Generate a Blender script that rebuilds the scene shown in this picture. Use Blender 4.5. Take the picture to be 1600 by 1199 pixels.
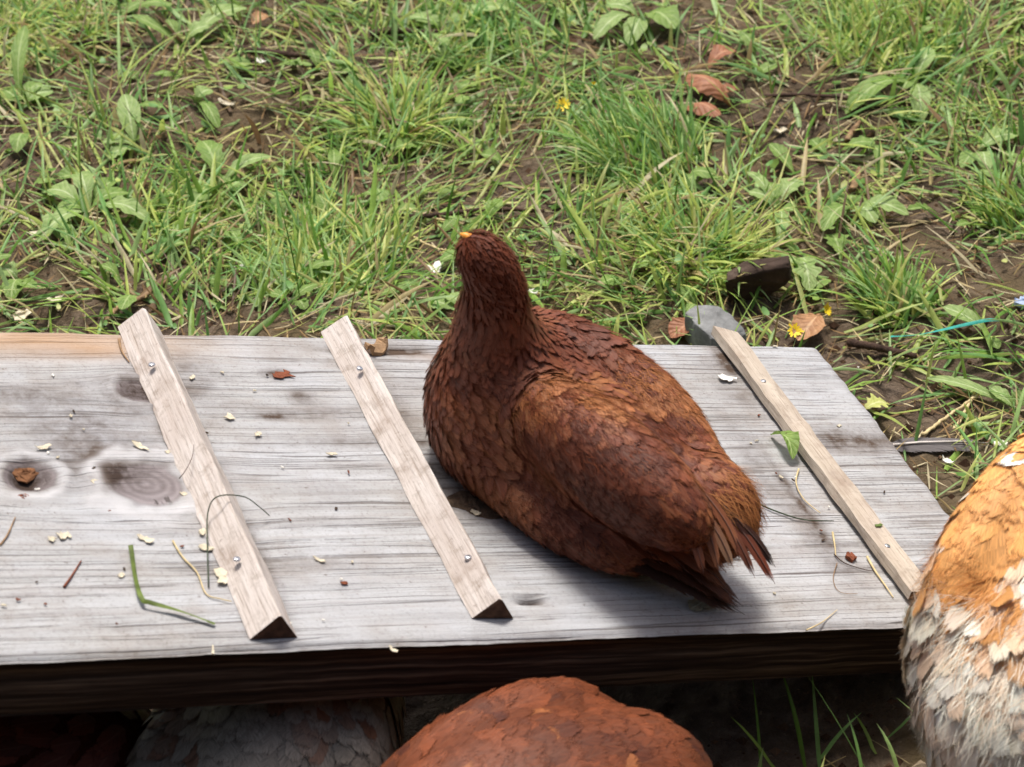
import bpy, math, random
import numpy as np
from mathutils import Matrix, Vector

for o in list(bpy.data.objects):
    bpy.data.objects.remove(o, do_unlink=True)
scene = bpy.context.scene
COL = scene.collection
RNG = np.random.default_rng(7)

# ------------------------------------------------------------------ camera
FPX, PXC, PYC = 3880.0, 800.0, 599.5          # focal length and centre in photo pixels
PITCH = math.radians(37.706)
CAM = np.array([-0.204237, -1.335534, 1.050105])
_u = np.array([0, -math.cos(PITCH), -math.sin(PITCH)])
_h = np.array([0, -math.sin(PITCH), math.cos(PITCH)])
CR = np.array([[1.0, 0, 0], _h, _u])
cam_d = bpy.data.cameras.new('camera')
cam_d.sensor_fit = 'HORIZONTAL'
cam_d.sensor_width = 36.0
cam_d.lens = FPX / 1600.0 * 36.0
cam_d.clip_start, cam_d.clip_end = 0.02, 500.0
cam_d.dof.use_dof = True
cam_d.dof.focus_distance = 1.55
cam_d.dof.aperture_fstop = 16.0
cam = bpy.data.objects.new('camera', cam_d)
COL.objects.link(cam)
cam.location = CAM.tolist()
cam.rotation_euler = (math.pi / 2 - PITCH, 0, 0)
scene.camera = cam

# ------------------------------------------------------------------ light
SUN_AZ = math.radians(-10)     # beyond the ramp, behind the hen
SUN_EL = math.radians(68)
world = bpy.data.worlds.new('World')
scene.world = world
world.use_nodes = True
wn = world.node_tree.nodes
sky = wn.new('ShaderNodeTexSky')
sky.sky_type = 'NISHITA'
sky.sun_disc = False
sky.sun_elevation = SUN_EL
sky.sun_rotation = SUN_AZ
sky.air_density = 1.0
sky.dust_density = 6.0
sky.ozone_density = 1.0
bg = wn['Background']
bg.inputs['Strength'].default_value = 0.11
world.node_tree.links.new(sky.outputs['Color'], bg.inputs['Color'])
sun_d = bpy.data.lights.new('sun', 'SUN')
sun_d.energy = 3.0
sun_d.angle = math.radians(12)
sun_d.color = (1.0, 0.96, 0.90)
sun = bpy.data.objects.new('sun', sun_d)
COL.objects.link(sun)
_s = Vector((math.sin(SUN_AZ) * math.cos(SUN_EL), math.cos(SUN_AZ) * math.cos(SUN_EL), math.sin(SUN_EL)))
sun.rotation_euler = _s.to_track_quat('Z', 'Y').to_euler()
vs = scene.view_settings
vs.view_transform = 'Standard'
vs.look = 'None'
vs.gamma = 1.0
vs.use_curve_mapping = False
vs.exposure = 0.3
scene.cycles.max_bounces = 6
scene.cycles.transparent_max_bounces = 24

# ------------------------------------------------------------------ frames of the place
D1 = np.array([-.35461717, .93501159, 0])           # across the plank, away from the viewer
D2 = np.array([.89874724, .34083211, -.27583848])   # down the plank, to the right
NB = np.cross(D2, D1)
FRW = np.array([0, 0, .05])                         # far lower corner of the plank's top
PW, PT = .286, .037

def ray(u, v):
    return CR @ np.array([(u - PXC) / FPX, (v - PYC) / FPX, 1.0])
def brd(u, v, h=0.0):
    r = ray(u, v)
    return CAM + r * (((FRW + NB * h - CAM) @ NB) / (r @ NB))
def ab(u, v, h=0.0):
    q = brd(u, v, h) - FRW
    return q @ D2, q @ D1
def BP(a, b, h=0.0):
    return FRW + D2 * a + D1 * b + NB * h
def proj(P):
    q = (np.asarray(P) - CAM) @ CR
    return np.stack([q[..., 0] / q[..., 2] * FPX + PXC, q[..., 1] / q[..., 2] * FPX + PYC], -1)

# ------------------------------------------------------------------ numeric helpers
def lin(r, g, b):
    f = lambda c: ((c / 255 + .055) / 1.055) ** 2.4 if c > 10 else c / 255 / 12.92
    return np.array([f(r), f(g), f(b)])
def lin4(*c):
    return tuple(lin(*c).tolist()) + (1.0,)
_waves = {}
def wnoise(P, freq, seed=0, octs=3):
    """smooth pseudo noise in about -1..1"""
    P = np.asarray(P, float)
    out = 0.0
    for o in range(octs):
        k = (seed, o, P.shape[-1])
        if k not in _waves:
            r = np.random.default_rng(seed * 131 + o * 17 + 5)
            d = r.normal(size=(9, P.shape[-1]))
            d /= np.linalg.norm(d, axis=1)[:, None]
            _waves[k] = (d * r.uniform(.6, 1.5, (9, 1)), r.uniform(0, 6.28, 9))
        d, ph = _waves[k]
        out = out + np.sin((P * freq * 2 ** o * 6.28) @ d.T + ph).sum(-1) / 3.2 * .55 ** o
    return out / 1.6
def sstep(x, a, b):
    t = np.clip((x - a) / (b - a), 0, 1)
    return t * t * (3 - 2 * t)
def nrm(v):
    return v / (np.linalg.norm(v, axis=-1, keepdims=True) + 1e-12)
def gauss(x, y, cx, cy, rx, ry):
    return np.exp(-((x - cx) / rx) ** 2 - ((y - cy) / ry) ** 2)

# the lie of the land: falls gently towards the viewer on the left, small bumps
def gz(x, y):
    x = np.asarray(x, float); y = np.asarray(y, float)
    P = np.stack([x, y], -1)
    near = np.exp(-((x + .2) ** 2 + y ** 2) / 9.0)
    dip = -.05 * sstep(-y, -.02, .25) * sstep(-x, .0, .35)
    return (dip + .009 * wnoise(P, 2.2, 3, 2) + .0028 * wnoise(P, 16, 4, 3) - .004) * near
def gnd(u, v, z=0.0):
    r = ray(u, v)
    for _ in range(4):
        p = CAM + r * ((z - CAM[2]) / r[2])
        z = float(gz(p[0], p[1]))
    return np.array([p[0], p[1], z])

# ------------------------------------------------------------------ object helpers
def mesh_np(name, V, faces, smooth=True, cols=None, attrs=None, mats=None):
    """faces: list of int arrays (n,k)"""
    me = bpy.data.meshes.new(name)
    V = np.ascontiguousarray(V, np.float32)
    if not isinstance(faces, list):
        faces = [faces]
    faces = [np.asarray(f) for f in faces if len(f)]
    me.vertices.add(len(V))
    me.vertices.foreach_set('co', V.ravel())
    idx = np.concatenate([f.ravel() for f in faces]).astype(np.int32)
    cnt = np.concatenate([np.full(len(f), f.shape[1]) for f in faces]).astype(np.int32)
    me.loops.add(len(idx))
    me.loops.foreach_set('vertex_index', idx)
    me.polygons.add(len(cnt))
    me.polygons.foreach_set('loop_start', (np.cumsum(cnt) - cnt).astype(np.int32))
    me.polygons.foreach_set('loop_total', cnt)
    if mats is not None:
        me.polygons.foreach_set('material_index', np.asarray(mats, np.int32))
    me.polygons.foreach_set('use_smooth', np.full(len(cnt), smooth))
    me.update(calc_edges=True)
    if cols is not None:
        c = np.ones((len(V), 4), np.float32); c[:, :3] = cols
        me.color_attributes.new('Col', 'FLOAT_COLOR', 'POINT').data.foreach_set('color', c.ravel())
    for k, a in (attrs or {}).items():
        a = np.ascontiguousarray(a, np.float32)
        if a.ndim == 1:
            me.attributes.new(k, 'FLOAT', 'POINT').data.foreach_set('value', a)
        else:
            me.attributes.new(k, 'FLOAT_VECTOR', 'POINT').data.foreach_set('vector', a.ravel())
    me.validate()
    return me
def obj(name, me, mat=None, parent=None):
    o = bpy.data.objects.new(name, me)
    COL.objects.link(o)
    for m in (mat if isinstance(mat, (list, tuple)) else [mat] if mat else []):
        me.materials.append(m)
    if parent is not None:
        o.parent = parent
    return o
def tag(o, label=None, cat=None, group=None, kind=None):
    if label: o['label'] = label
    if cat: o['category'] = cat
    if group: o['group'] = group
    if kind: o['kind'] = kind
    return o
def thing(name, label, cat, loc=(0, 0, 0), group=None, M=None):
    o = bpy.data.objects.new(name, None)
    o.empty_display_size = .02
    COL.objects.link(o)
    if M is not None: o.matrix_world = M
    else: o.location = [float(c) for c in loc]
    return tag(o, label, cat, group)

# ------------------------------------------------------------------ material helper
class NT:
    def __init__(s, name):
        s.m = bpy.data.materials.new(name)
        s.m.use_nodes = True
        s.t = s.m.node_tree
        s.n = s.t.nodes
        s.b = s.n['Principled BSDF']
        s.out = s.n['Material Output']
    def link(s, a, b):
        s.t.links.new(a, b)
    def put(s, node, i, v):
        if hasattr(v, 'is_linked'): s.link(v, node.inputs[i])
        elif v is not None: node.inputs[i].default_value = v
    def attr(s, name, out='Color'):
        n = s.n.new('ShaderNodeAttribute'); n.attribute_name = name
        return n.outputs[out]
    def obj(s):
        return s.n.new('ShaderNodeTexCoord').outputs['Object']
    def math(s, op, a, b=None, c=None, clamp=False):
        n = s.n.new('ShaderNodeMath'); n.operation = op; n.use_clamp = clamp
        s.put(n, 0, a); s.put(n, 1, b); s.put(n, 2, c)
        return n.outputs[0]
    def sep(s, v):
        n = s.n.new('ShaderNodeSeparateXYZ'); s.put(n, 0, v); return n.outputs
    def comb(s, x=0., y=0., z=0.):
        n = s.n.new('ShaderNodeCombineXYZ'); s.put(n, 0, x); s.put(n, 1, y); s.put(n, 2, z); return n.outputs[0]
    def noise(s, vec, scale, detail=3., rough=.55, out='Fac', dist=0.):
        n = s.n.new('ShaderNodeTexNoise')
        s.put(n, 'Vector', vec); s.put(n, 'Scale', scale); s.put(n, 'Detail', detail); s.put(n, 'Roughness', rough)
        s.put(n, 'Distortion', dist)
        return n.outputs[out]
    def vor(s, vec, scale, out='Distance'):
        n = s.n.new('ShaderNodeTexVoronoi'); s.put(n, 'Vector', vec); s.put(n, 'Scale', scale); return n.outputs[out]
    def ramp(s, fac, stops):
        n = s.n.new('ShaderNodeValToRGB'); s.put(n, 0, fac)
        e = n.color_ramp.elements
        while len(e) < len(stops): e.new(.5)
        for k, (p, c) in zip(e, stops):
            k.position = p
            k.color = c if len(c) == 4 else tuple(c) + (1.0,)
        return n.outputs[0]
    def rampf(s, fac, stops):
        return s.ramp(fac, [(p, (v, v, v, 1)) for p, v in stops])
    def mix(s, fac, a, b, mode='MIX'):
        n = s.n.new('ShaderNodeMix'); n.data_type = 'RGBA'; n.blend_type = mode
        s.put(n, 'Factor', fac); s.put(n, 6, a); s.put(n, 7, b)
        return n.outputs[2]
    def bump(s, h, strength=.3, dist=.002, normal=None):
        n = s.n.new('ShaderNodeBump'); s.put(n, 'Height', h); s.put(n, 'Strength', strength); s.put(n, 'Distance', dist)
        if normal is not None: s.put(n, 'Normal', normal)
        return n.outputs[0]
    def done(s, color=None, rough=None, normal=None, alpha=None, spec=None, **kw):
        if color is not None: s.put(s.b, 'Base Color', color)
        if rough is not None: s.put(s.b, 'Roughness', rough)
        if normal is not None: s.put(s.b, 'Normal', normal)
        if alpha is not None: s.put(s.b, 'Alpha', alpha)
        if spec is not None: s.put(s.b, 'Specular IOR Level', spec)
        for k, v in kw.items(): s.put(s.b, k.replace('_', ' '), v)
        return s.m
    def translucent(s, color, amount, normal=None):
        t = s.n.new('ShaderNodeBsdfTranslucent'); s.put(t, 'Color', color)
        mx = s.n.new('ShaderNodeMixShader'); mx.inputs[0].default_value = amount
        s.link(s.b.outputs[0], mx.inputs[1]); s.link(t.outputs[0], mx.inputs[2])
        s.link(mx.outputs[0], s.out.inputs['Surface'])

def simple_mat(name, c, var=.25, scale=60., rough=.7, bump=.3, dist=.001, spec=.3, metallic=0.):
    n = NT(name); o = n.obj()
    f = n.noise(o, scale, 5.)
    a = np.array(lin(*c))
    col = n.ramp(f, [(.3, tuple((a * (1 - var)).tolist())), (.7, tuple((a * (1 + var)).clip(0, 1).tolist()))])
    return n.done(col, rough, n.bump(n.noise(o, scale * 3, 4.), bump, dist), spec=spec, Metallic=metallic)
def col_mat(name, rough=.6, spec=.3, trans=0., scale=200., var=.2, bump=.2):
    """colour from the mesh's own colour attribute with fine mottling"""
    n = NT(name); c = n.attr('Col'); f = n.noise(n.obj(), scale, 3.)
    col = n.mix(1.0, c, n.rampf(f, [(.25, 1 - var), (.75, 1 + var)]), 'MULTIPLY')
    n.done(col, rough, n.bump(f, bump, .0006), spec=spec)
    if trans: n.translucent(col, trans)
    return n.m

# ================================================================== the ground
def soil_mat():
    n = NT('soil'); o = n.obj()
    big = n.noise(o, 6., 4.); mid = n.noise(o, 40., 5., .65); fine = n.noise(o, 260., 4., .7)
    c = n.ramp(mid, [(.25, lin4(60, 49, 41)), (.5, lin4(100, 85, 72)), (.75, lin4(142, 126, 110))])
    c = n.mix(n.rampf(big, [(.42, 0.), (.62, .55)]), c, lin4(112, 98, 66))
    c = n.mix(n.rampf(fine, [(.62, 0.), (.72, .6)]), c, lin4(160, 140, 112))
    h = n.math('ADD', n.math('MULTIPLY', mid, 1.4), fine)
    return n.done(c, .95, n.bump(h, .9, .006), spec=.15)
SOIL = soil_mat()
def axis(lo, hi, step, far, k=1.25):
    a = list(np.arange(lo, hi + step / 2, step)); s = step
    p = a[-1]
    while p < far:
        s *= k; p += s; a.append(p)
    p = a[0]; s = step
    while p > -far:
        s *= k; p -= s; a.insert(0, p)
    return np.array(a)
gx, gy = axis(-.85, .45, .006, 90.), axis(-.42, .72, .006, 90.)
GX, GY = np.meshgrid(gx, gy, indexing='ij')
clod = wnoise(np.stack([GX, GY], -1), 42, 8, 2) * .0022 * np.exp(-((GX + .2) ** 2 + (GY - .15) ** 2) / 2)
GV = np.stack([GX, GY, gz(GX, GY) + clod], -1).reshape(-1, 3)
ii = np.arange(len(gx) * len(gy)).reshape(len(gx), len(gy))
GF = np.stack([ii[:-1, :-1], ii[1:, :-1], ii[1:, 1:], ii[:-1, 1:]], -1).reshape(-1, 4)
tag(obj('ground', mesh_np('ground', GV, GF), SOIL), 'bare brown soil of the hen run under the grass', None, None, 'structure')

# ------------------------------------------------------------------ blades of grass
def blades(base, az, th0, th1, L, W, cols, tips=None, seg=5, twist=None, fold=.25):
    n = len(base); s = np.linspace(0, 1, seg + 1)
    th = th0[:, None] + (th1 - th0)[:, None] * s
    thm = (th[:, 1:] + th[:, :-1]) / 2
    ds = (L / seg)[:, None]
    r = np.concatenate([np.zeros((n, 1)), np.cumsum(np.sin(thm) * ds, 1)], 1)
    z = np.concatenate([np.zeros((n, 1)), np.cumsum(np.cos(thm) * ds, 1)], 1)
    d = np.stack([np.cos(az), np.sin(az), 0 * az], -1)
    side = np.stack([-np.sin(az), np.cos(az), 0 * az], -1)
    P = base[:, None] + d[:, None] * r[..., None]
    P[..., 2] += z
    P[..., 2] = np.maximum(P[..., 2], gz(P[..., 0], P[..., 1]) + .0015 + .002 * RNG.random((n, 1)))
    if twist is None: twist = RNG.normal(0, .5, n)
    nn = np.stack([-np.cos(th) * d[:, None, 0], -np.cos(th) * d[:, None, 1], np.sin(th)], -1)
    tw = twist[:, None, None] * (.4 + .6 * s)[None, :, None]
    sd = side[:, None] * np.cos(tw) + nn * np.sin(tw)
    w = W[:, None] * (.55 + .45 * np.minimum(1, s / .25)) * np.clip(1 - s ** 3.2, .03, 1)
    nv = np.cross(sd, np.gradient(P, axis=1)); nv = nrm(nv)
    A = P - sd * w[..., None] / 2 + nv * (w * fold)[..., None]
    Bm = P
    C = P + sd * w[..., None] / 2 + nv * (w * fold)[..., None]
    V = np.stack([A, Bm, C], 2).reshape(-1, 3)
    k = np.arange(n)[:, None] * (3 * (seg + 1)) + np.arange(seg)[None] * 3
    F = np.concatenate([np.stack([k, k + 1, k + 4, k + 3], -1).reshape(-1, 4), np.stack([k + 1, k + 2, k + 5, k + 4], -1).reshape(-1, 4)])
    if tips is None: tips = cols
    cc = cols[:, None] * (1 - s[None, :, None]) + tips[:, None] * s[None, :, None]
    return V, F, np.repeat(cc, 3, axis=1).reshape(-1, 3)
GRASS = col_mat('grass_blade', .45, .4, .42, 150., .22, .15)
STRAW = col_mat('dry_straw', .8, .2, .12, 200., .25, .3)
PAL = [lin(138, 164, 78), lin(118, 156, 90), lin(172, 182, 98), lin(98, 134, 54), lin(152, 176, 114), lin(188, 188, 118)]
PAL = np.array(PAL) * [1.05, 1.13, 1.05]
STR = np.array([lin(196, 178, 132), lin(168, 146, 100), lin(140, 112, 76), lin(110, 86, 60), lin(206, 194, 158)])
def pick(n, w, dry=.06):
    w = np.array(w, float); c = PAL[RNG.choice(len(PAL), n, p=w / w.sum())] * RNG.uniform(.78, 1.25, (n, 1))
    m = RNG.random(n) < dry
    c[m] = STR[RNG.integers(0, 5, m.sum())]
    return c
def plank_ab(P):
    q = P - FRW
    b = q @ D1
    a = (q[:, 0] * D2[0] + q[:, 1] * D2[1]) / (D2[0] ** 2 + D2[1] ** 2)
    return a, b
def off_plank(P, m=.004):
    a, b = plank_ab(P)
    return ~((a < m) & (b < m) & (b > -PW - m))
# how thick the grass stands, read off the photograph at each ground point
GREEN = [(620, 200, 190, 110, 1.0), (1010, 260, 110, 150, 1.5), (1080, 400, 150, 90, 1.2), (520, 400, 200, 90, 1.4),
         (300, 440, 220, 60, .8), (1400, 470, 90, 50, .8), (760, 60, 260, 60, .9), (1400, 60, 230, 90, 1.5), (70, 30, 130, 50, 1.2),
         (1570, 330, 60, 110, 1.0), (260, 320, 180, 70, .9), (1330, 220, 260, 60, .6), (900, 450, 110, 60, .8), (130, 130, 130, 80, .4)]
BARE = [(390, 175, 110, 45, .9), (1530, 400, 150, 75, 1.0), (1260, 500, 120, 65, 1.0), (790, 290, 110, 45, .7), (1090, 45, 170, 60, 1.0),
        (60, 440, 90, 40, .6), (1420, 690, 140, 110, 1.0), (680, 440, 40, 50, .8), (1160, 190, 120, 65, .85), (1260, 250, 130, 45, .7), (40, 250, 80, 40, .5)]
def dens(uv):
    u, v = uv[:, 0], uv[:, 1]
    d = np.full(len(u), .46)
    for x, y, rx, ry, k in GREEN: d = d + k * .6 * gauss(u, v, x, y, rx, ry)
    for x, y, rx, ry, k in BARE: d = d * (1 - .9 * k * gauss(u, v, x, y, rx, ry))
    return d
def scatter(n):
    P = np.stack([RNG.uniform(-1.15, .75, n), RNG.uniform(-.6, 1.15, n), np.zeros(n)], -1)
    P[:, 2] = gz(P[:, 0], P[:, 1])
    return P
P = scatter(100000); uv = proj(P)
keep = (RNG.random(len(P)) < np.clip(dens(uv), 0, 1.3) * .62) & off_plank(P, .012)
a_, b_ = plank_ab(P)
keep &= ~((b_ < -.27) & (a_ < .12) & (RNG.random(len(P)) < .93))
P = P[keep]; n = len(P); uv = uv[keep]
# neighbouring blades lean the same way
fl = wnoise(P[:, :2], 3.0, 21, 2) * 3.0
az = fl + RNG.normal(0, .9, n) + 2.0
lieing = RNG.random(n) < .72
th0 = np.where(lieing, RNG.uniform(.75, 1.4, n), RNG.uniform(.1, .8, n))
th1 = th0 + RNG.uniform(.1, .95, n)
L = np.where(lieing, RNG.uniform(.02, .070, n), RNG.uniform(.018, .05, n))
W = RNG.uniform(.0012, .0029, n) * np.where(RNG.random(n) < .2, 1.9, 1.)
c = pick(n, [3, 2.4, 2.6, 2, 2.6, 2.0], .17)
V, F, cc = blades(P - [0, 0, .001], az, th0, th1, L, W, c * .95, c * 1.1)
# the same turf farther out, thinner and in coarser blades
Pf = np.stack([RNG.uniform(-3.2, 2.8, 48000), RNG.uniform(-.5, 4.2, 48000), np.zeros(48000)], -1)
Pf = Pf[~((Pf[:, 0] > -1.12) & (Pf[:, 0] < .72) & (Pf[:, 1] < 1.12)) & off_plank(Pf, .02)]
Pf = Pf[wnoise(Pf[:, :2], 1.6, 25, 3) > -.35]; nf_ = len(Pf); Pf[:, 2] = gz(Pf[:, 0], Pf[:, 1])
cf = pick(nf_, [3, 2.4, 2.6, 2, 2.6, 2.0], .17)
t_ = RNG.uniform(.5, 1.3, nf_)
Vf, Ff, cf = blades(Pf, wnoise(Pf[:, :2], 2.0, 26, 2) * 3 + RNG.normal(0, .9, nf_), t_, t_ + RNG.uniform(.1, .9, nf_), RNG.uniform(.03, .08, nf_), RNG.uniform(.0025, .006, nf_), cf * .95, cf * 1.1, seg=3)
V, F, cc = np.concatenate([V, Vf]), np.concatenate([F, Ff + len(V)]), np.concatenate([cc, cf])
tag(obj('grass', mesh_np('grass', V, F, cols=cc), GRASS), 'short trampled green grass growing all over the hen run', None, None, 'stuff')
# dry clippings and straw lying flat
P = scatter(34000); uv = proj(P)
keep = off_plank(P, .004) & (RNG.random(len(P)) < .7)
a_, b_ = plank_ab(P)
keep &= ~((b_ < -.27) & (a_ < -.02) & (RNG.random(len(P)) < .8))
P = P[keep]; n = len(P)
V, F, cc = blades(P + np.array([0, 0, 1]) * RNG.uniform(.0005, .006, (n, 1)), RNG.uniform(0, 6.28, n), RNG.normal(1.5, .12, n), RNG.normal(1.6, .25, n),
                  RNG.uniform(.006, .036, n), RNG.uniform(.0006, .0016, n), STR[RNG.integers(0, 5, n)] * RNG.uniform(.55, 1.05, (n, 1)), seg=3, fold=.1)
tag(obj('straw_litter', mesh_np('straw_litter', V, F, cols=cc), STRAW), 'dry straw and old clippings strewn over the soil', None, None, 'stuff')
# crumbs of soil
P = scatter(20000); P = P[off_plank(P, -.03)]; n = len(P)
octa = np.array([(1, 0, 0), (0, 1, 0), (-1, 0, 0), (0, -1, 0), (0, 0, .8), (0, 0, -.8)], float)
of = np.array([(0, 1, 4), (1, 2, 4), (2, 3, 4), (3, 0, 4), (1, 0, 5), (2, 1, 5), (3, 2, 5), (0, 3, 5)])
sz = .0009 + .0045 * RNG.random(n) ** 3
V = (octa[None] * RNG.uniform(.6, 1.3, (n, 6, 1)) * sz[:, None, None] + P[:, None] + [0, 0, .0006]).reshape(-1, 3)
F = (of[None] + np.arange(n)[:, None, None] * 6).reshape(-1, 3)
cr = np.array([lin(96, 74, 58), lin(70, 52, 40), lin(126, 104, 84), lin(150, 134, 112)])[RNG.choice(4, n, p=[.45, .35, .16, .04])]
tag(obj('soil_crumbs', mesh_np('soil_crumbs', V, F, False, np.repeat(cr, 6, 0)), col_mat('soil_crumb', .95, .1, 0., 300., .3, .6)), 'small crumbs of brown soil between the grass', None, None, 'stuff')
# small round leaves of ground cover
P = scatter(30000); uv = proj(P)
d = .05 + .9 * gauss(uv[:, 0], uv[:, 1], 870, 440, 110, 60) + .3 * gauss(uv[:, 0], uv[:, 1], 850, 60, 260, 50) + .3 * gauss(uv[:, 0], uv[:, 1], 1220, 330, 150, 70) + .25 * gauss(uv[:, 0], uv[:, 1], 330, 200, 220, 80)
a_, b_ = plank_ab(P)
P = P[(RNG.random(len(P)) < d * .55) & off_plank(P, .008) & ~((b_ < -.27) & (a_ < .1))]; n = len(P)
th = np.linspace(0, 6.28, 7)[:-1]
leaf = np.stack([np.cos(th) * 1.35, np.sin(th) * .85, .18 * np.cos(th * 2)], -1)
leaf = np.concatenate([leaf, [[0, 0, -.22]]])
lf = np.array([(i, (i + 1) % 6, 6) for i in range(6)])
az = RNG.uniform(0, 6.28, n); ti = RNG.normal(0, .45, n); sz = RNG.uniform(.0016, .0042, n)
q = leaf[None] * sz[:, None, None]
x = q[..., 0] * np.cos(ti)[:, None] - q[..., 2] * np.sin(ti)[:, None]; z = q[..., 0] * np.sin(ti)[:, None] + q[..., 2] * np.cos(ti)[:, None]
V = np.stack([x * np.cos(az)[:, None] - q[..., 1] * np.sin(az)[:, None], x * np.sin(az)[:, None] + q[..., 1] * np.cos(az)[:, None], z], -1)
V = (V + (P + np.array([0, 0, 1]) * RNG.uniform(.003, .014, (n, 1)))[:, None]).reshape(-1, 3)
F = (lf[None] + np.arange(n)[:, None, None] * 7).reshape(-1, 3)
tag(obj('ground_cover', mesh_np('ground_cover', V, F, True, np.repeat(pick(n, [2, 3, 1, 2, 2, .5], .02), 7, 0)), GRASS), 'small round green leaves of low ground cover in the grass', None, None, 'stuff')

# grass tufts that stand out one by one
def tuft(u, v, n, rad, L0, L1, az0, azs, t0, t1, w, label, dry=.05, W0=.0014, W1=.0034, grow=1.0):
    c = gnd(u, v)
    rr = rad * np.sqrt(RNG.random(n)); an = RNG.uniform(0, 6.28, n)
    P = np.stack([c[0] + rr * np.cos(an), c[1] + rr * np.sin(an), 0 * rr], -1)
    P[:, 2] = gz(P[:, 0], P[:, 1]) - .001
    ok = off_plank(P, .006); P = P[ok]; an = an[ok]; rr = rr[ok]; n = len(P)
    az = an + RNG.normal(0, .9, n) if azs is None else az0 + RNG.normal(0, azs, n)
    th0 = (RNG.uniform(t0, t1, n) + .15) * (.5 + .5 * rr / rad) + np.where(RNG.random(n) < .2, .5, 0); th1 = th0 + RNG.uniform(.1, 1.5, n)
    cc = pick(n, w, dry)
    V, F, col = blades(P, az, th0, th1, RNG.uniform(L0 * .5, L1 * 1.1, n), RNG.uniform(W0, W1, n), cc * np.array([1.08, 1.02, .9]), cc * 1.08)
    V = V - c
    o = obj('grass_tuft', mesh_np('grass_tuft', V, F, cols=col), GRASS)
    o.location = c.tolist()
    return tag(o, label, 'grass tuft', 'grass tufts')
YELLOWG = [2, 1.5, 3, .6, 2.4, 2.2]; MIDG = [3, 3, 1.5, 2, 2, 1]; BLUE = [2, 4, .6, 1.6, 3.4, .6]  # mixes of yellow-green, mid-green and blue-green blades
tuft(622, 205, 260, .022, .035, .066, 0, None, .35, 1.25, YELLOWG, 'star-shaped yellow-green grass tuft above and left of the sitting hen\'s head', .1)
tuft(1015, 255, 420, .045, .035, .065, 2.3, .6, .1, .8, BLUE, 'tall pale blue-green grass tuft left of the curled brown leaves')
tuft(1085, 400, 420, .045, .032, .062, 0, None, .4, 1.2, YELLOWG, 'wide bright grass tuft behind the two stones', .08)
tuft(505, 415, 420, .055, .03, .06, 1.9, .7, .7, 1.3, [2, 2, 2.5, 1, 3, 1.6], 'broad flattened grass patch behind the middle cleat')
tuft(1395, 495, 190, .017, .035, .06, 1.9, .75, .25, 1.0, MIDG, 'green grass tuft growing beside the teal string')
tuft(1380, 70, 330, .06, .025, .05, 1.6, 1.2, .2, 1.0, [3, 1, 3, 1.5, 1, 1], 'loose yellow-green grass clump in the far right corner')
tuft(70, 50, 220, .05, .025, .05, .5, 1.2, .5, 1.2, [1, .5, 3, 1, 1, 2.5], 'yellowing grass clump in the far left corner', .2)
tuft(1585, 345, 160, .03, .03, .055, 2.6, .8, .2, .9, MIDG, 'grass tuft at the right edge above the bare soil')
tuft(265, 345, 200, .035, .03, .055, 0.3, 1.0, .8, 1.35, YELLOWG, 'low spreading grass tuft behind the left cleat')
tuft(720, 75, 260, .05, .025, .05, 1.5, 1.4, .3, 1.0, MIDG, 'bushy grass clump at the top middle beside the brown stick')
for (u, v, nb, lab) in [(1330, 1190, 10, 'few dark grass blades in the shade beside the buff hen'), (1180, 1195, 9, 'thin grass blades in deep shade under the low end of the plank')]:
    tuft(u, v, nb, .03, .045, .075, 1.9, .7, .05, .5, [1, 2, .3, 3, 1, 0], lab, 0., .0016, .003)
# long single stalks standing over the rest
P0 = np.array([gnd(*q) for q in [(640, 430), (845, 360), (850, 470), (930, 440), (800, 215), (130, 330), (880, 130), (1050, 250), (300, 240), (560, 240), (1200, 330), (1480, 110), (1560, 200), (400, 150), (470, 480), (1310, 330), (960, 470), (1490, 300)]])
n = len(P0)
V, F, cc = blades(P0, RNG.uniform(.5, 2.8, n), RNG.uniform(.1, .5, n), RNG.uniform(.4, 1.2, n), RNG.uniform(.07, .12, n), RNG.uniform(.0009, .0014, n), pick(n, MIDG, 0.), seg=8)
tag(obj('grass_stalks', mesh_np('grass_stalks', V, F, cols=cc), GRASS), 'long thin grass stalks rising above the shorter grass', None, None, 'stuff')

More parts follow.
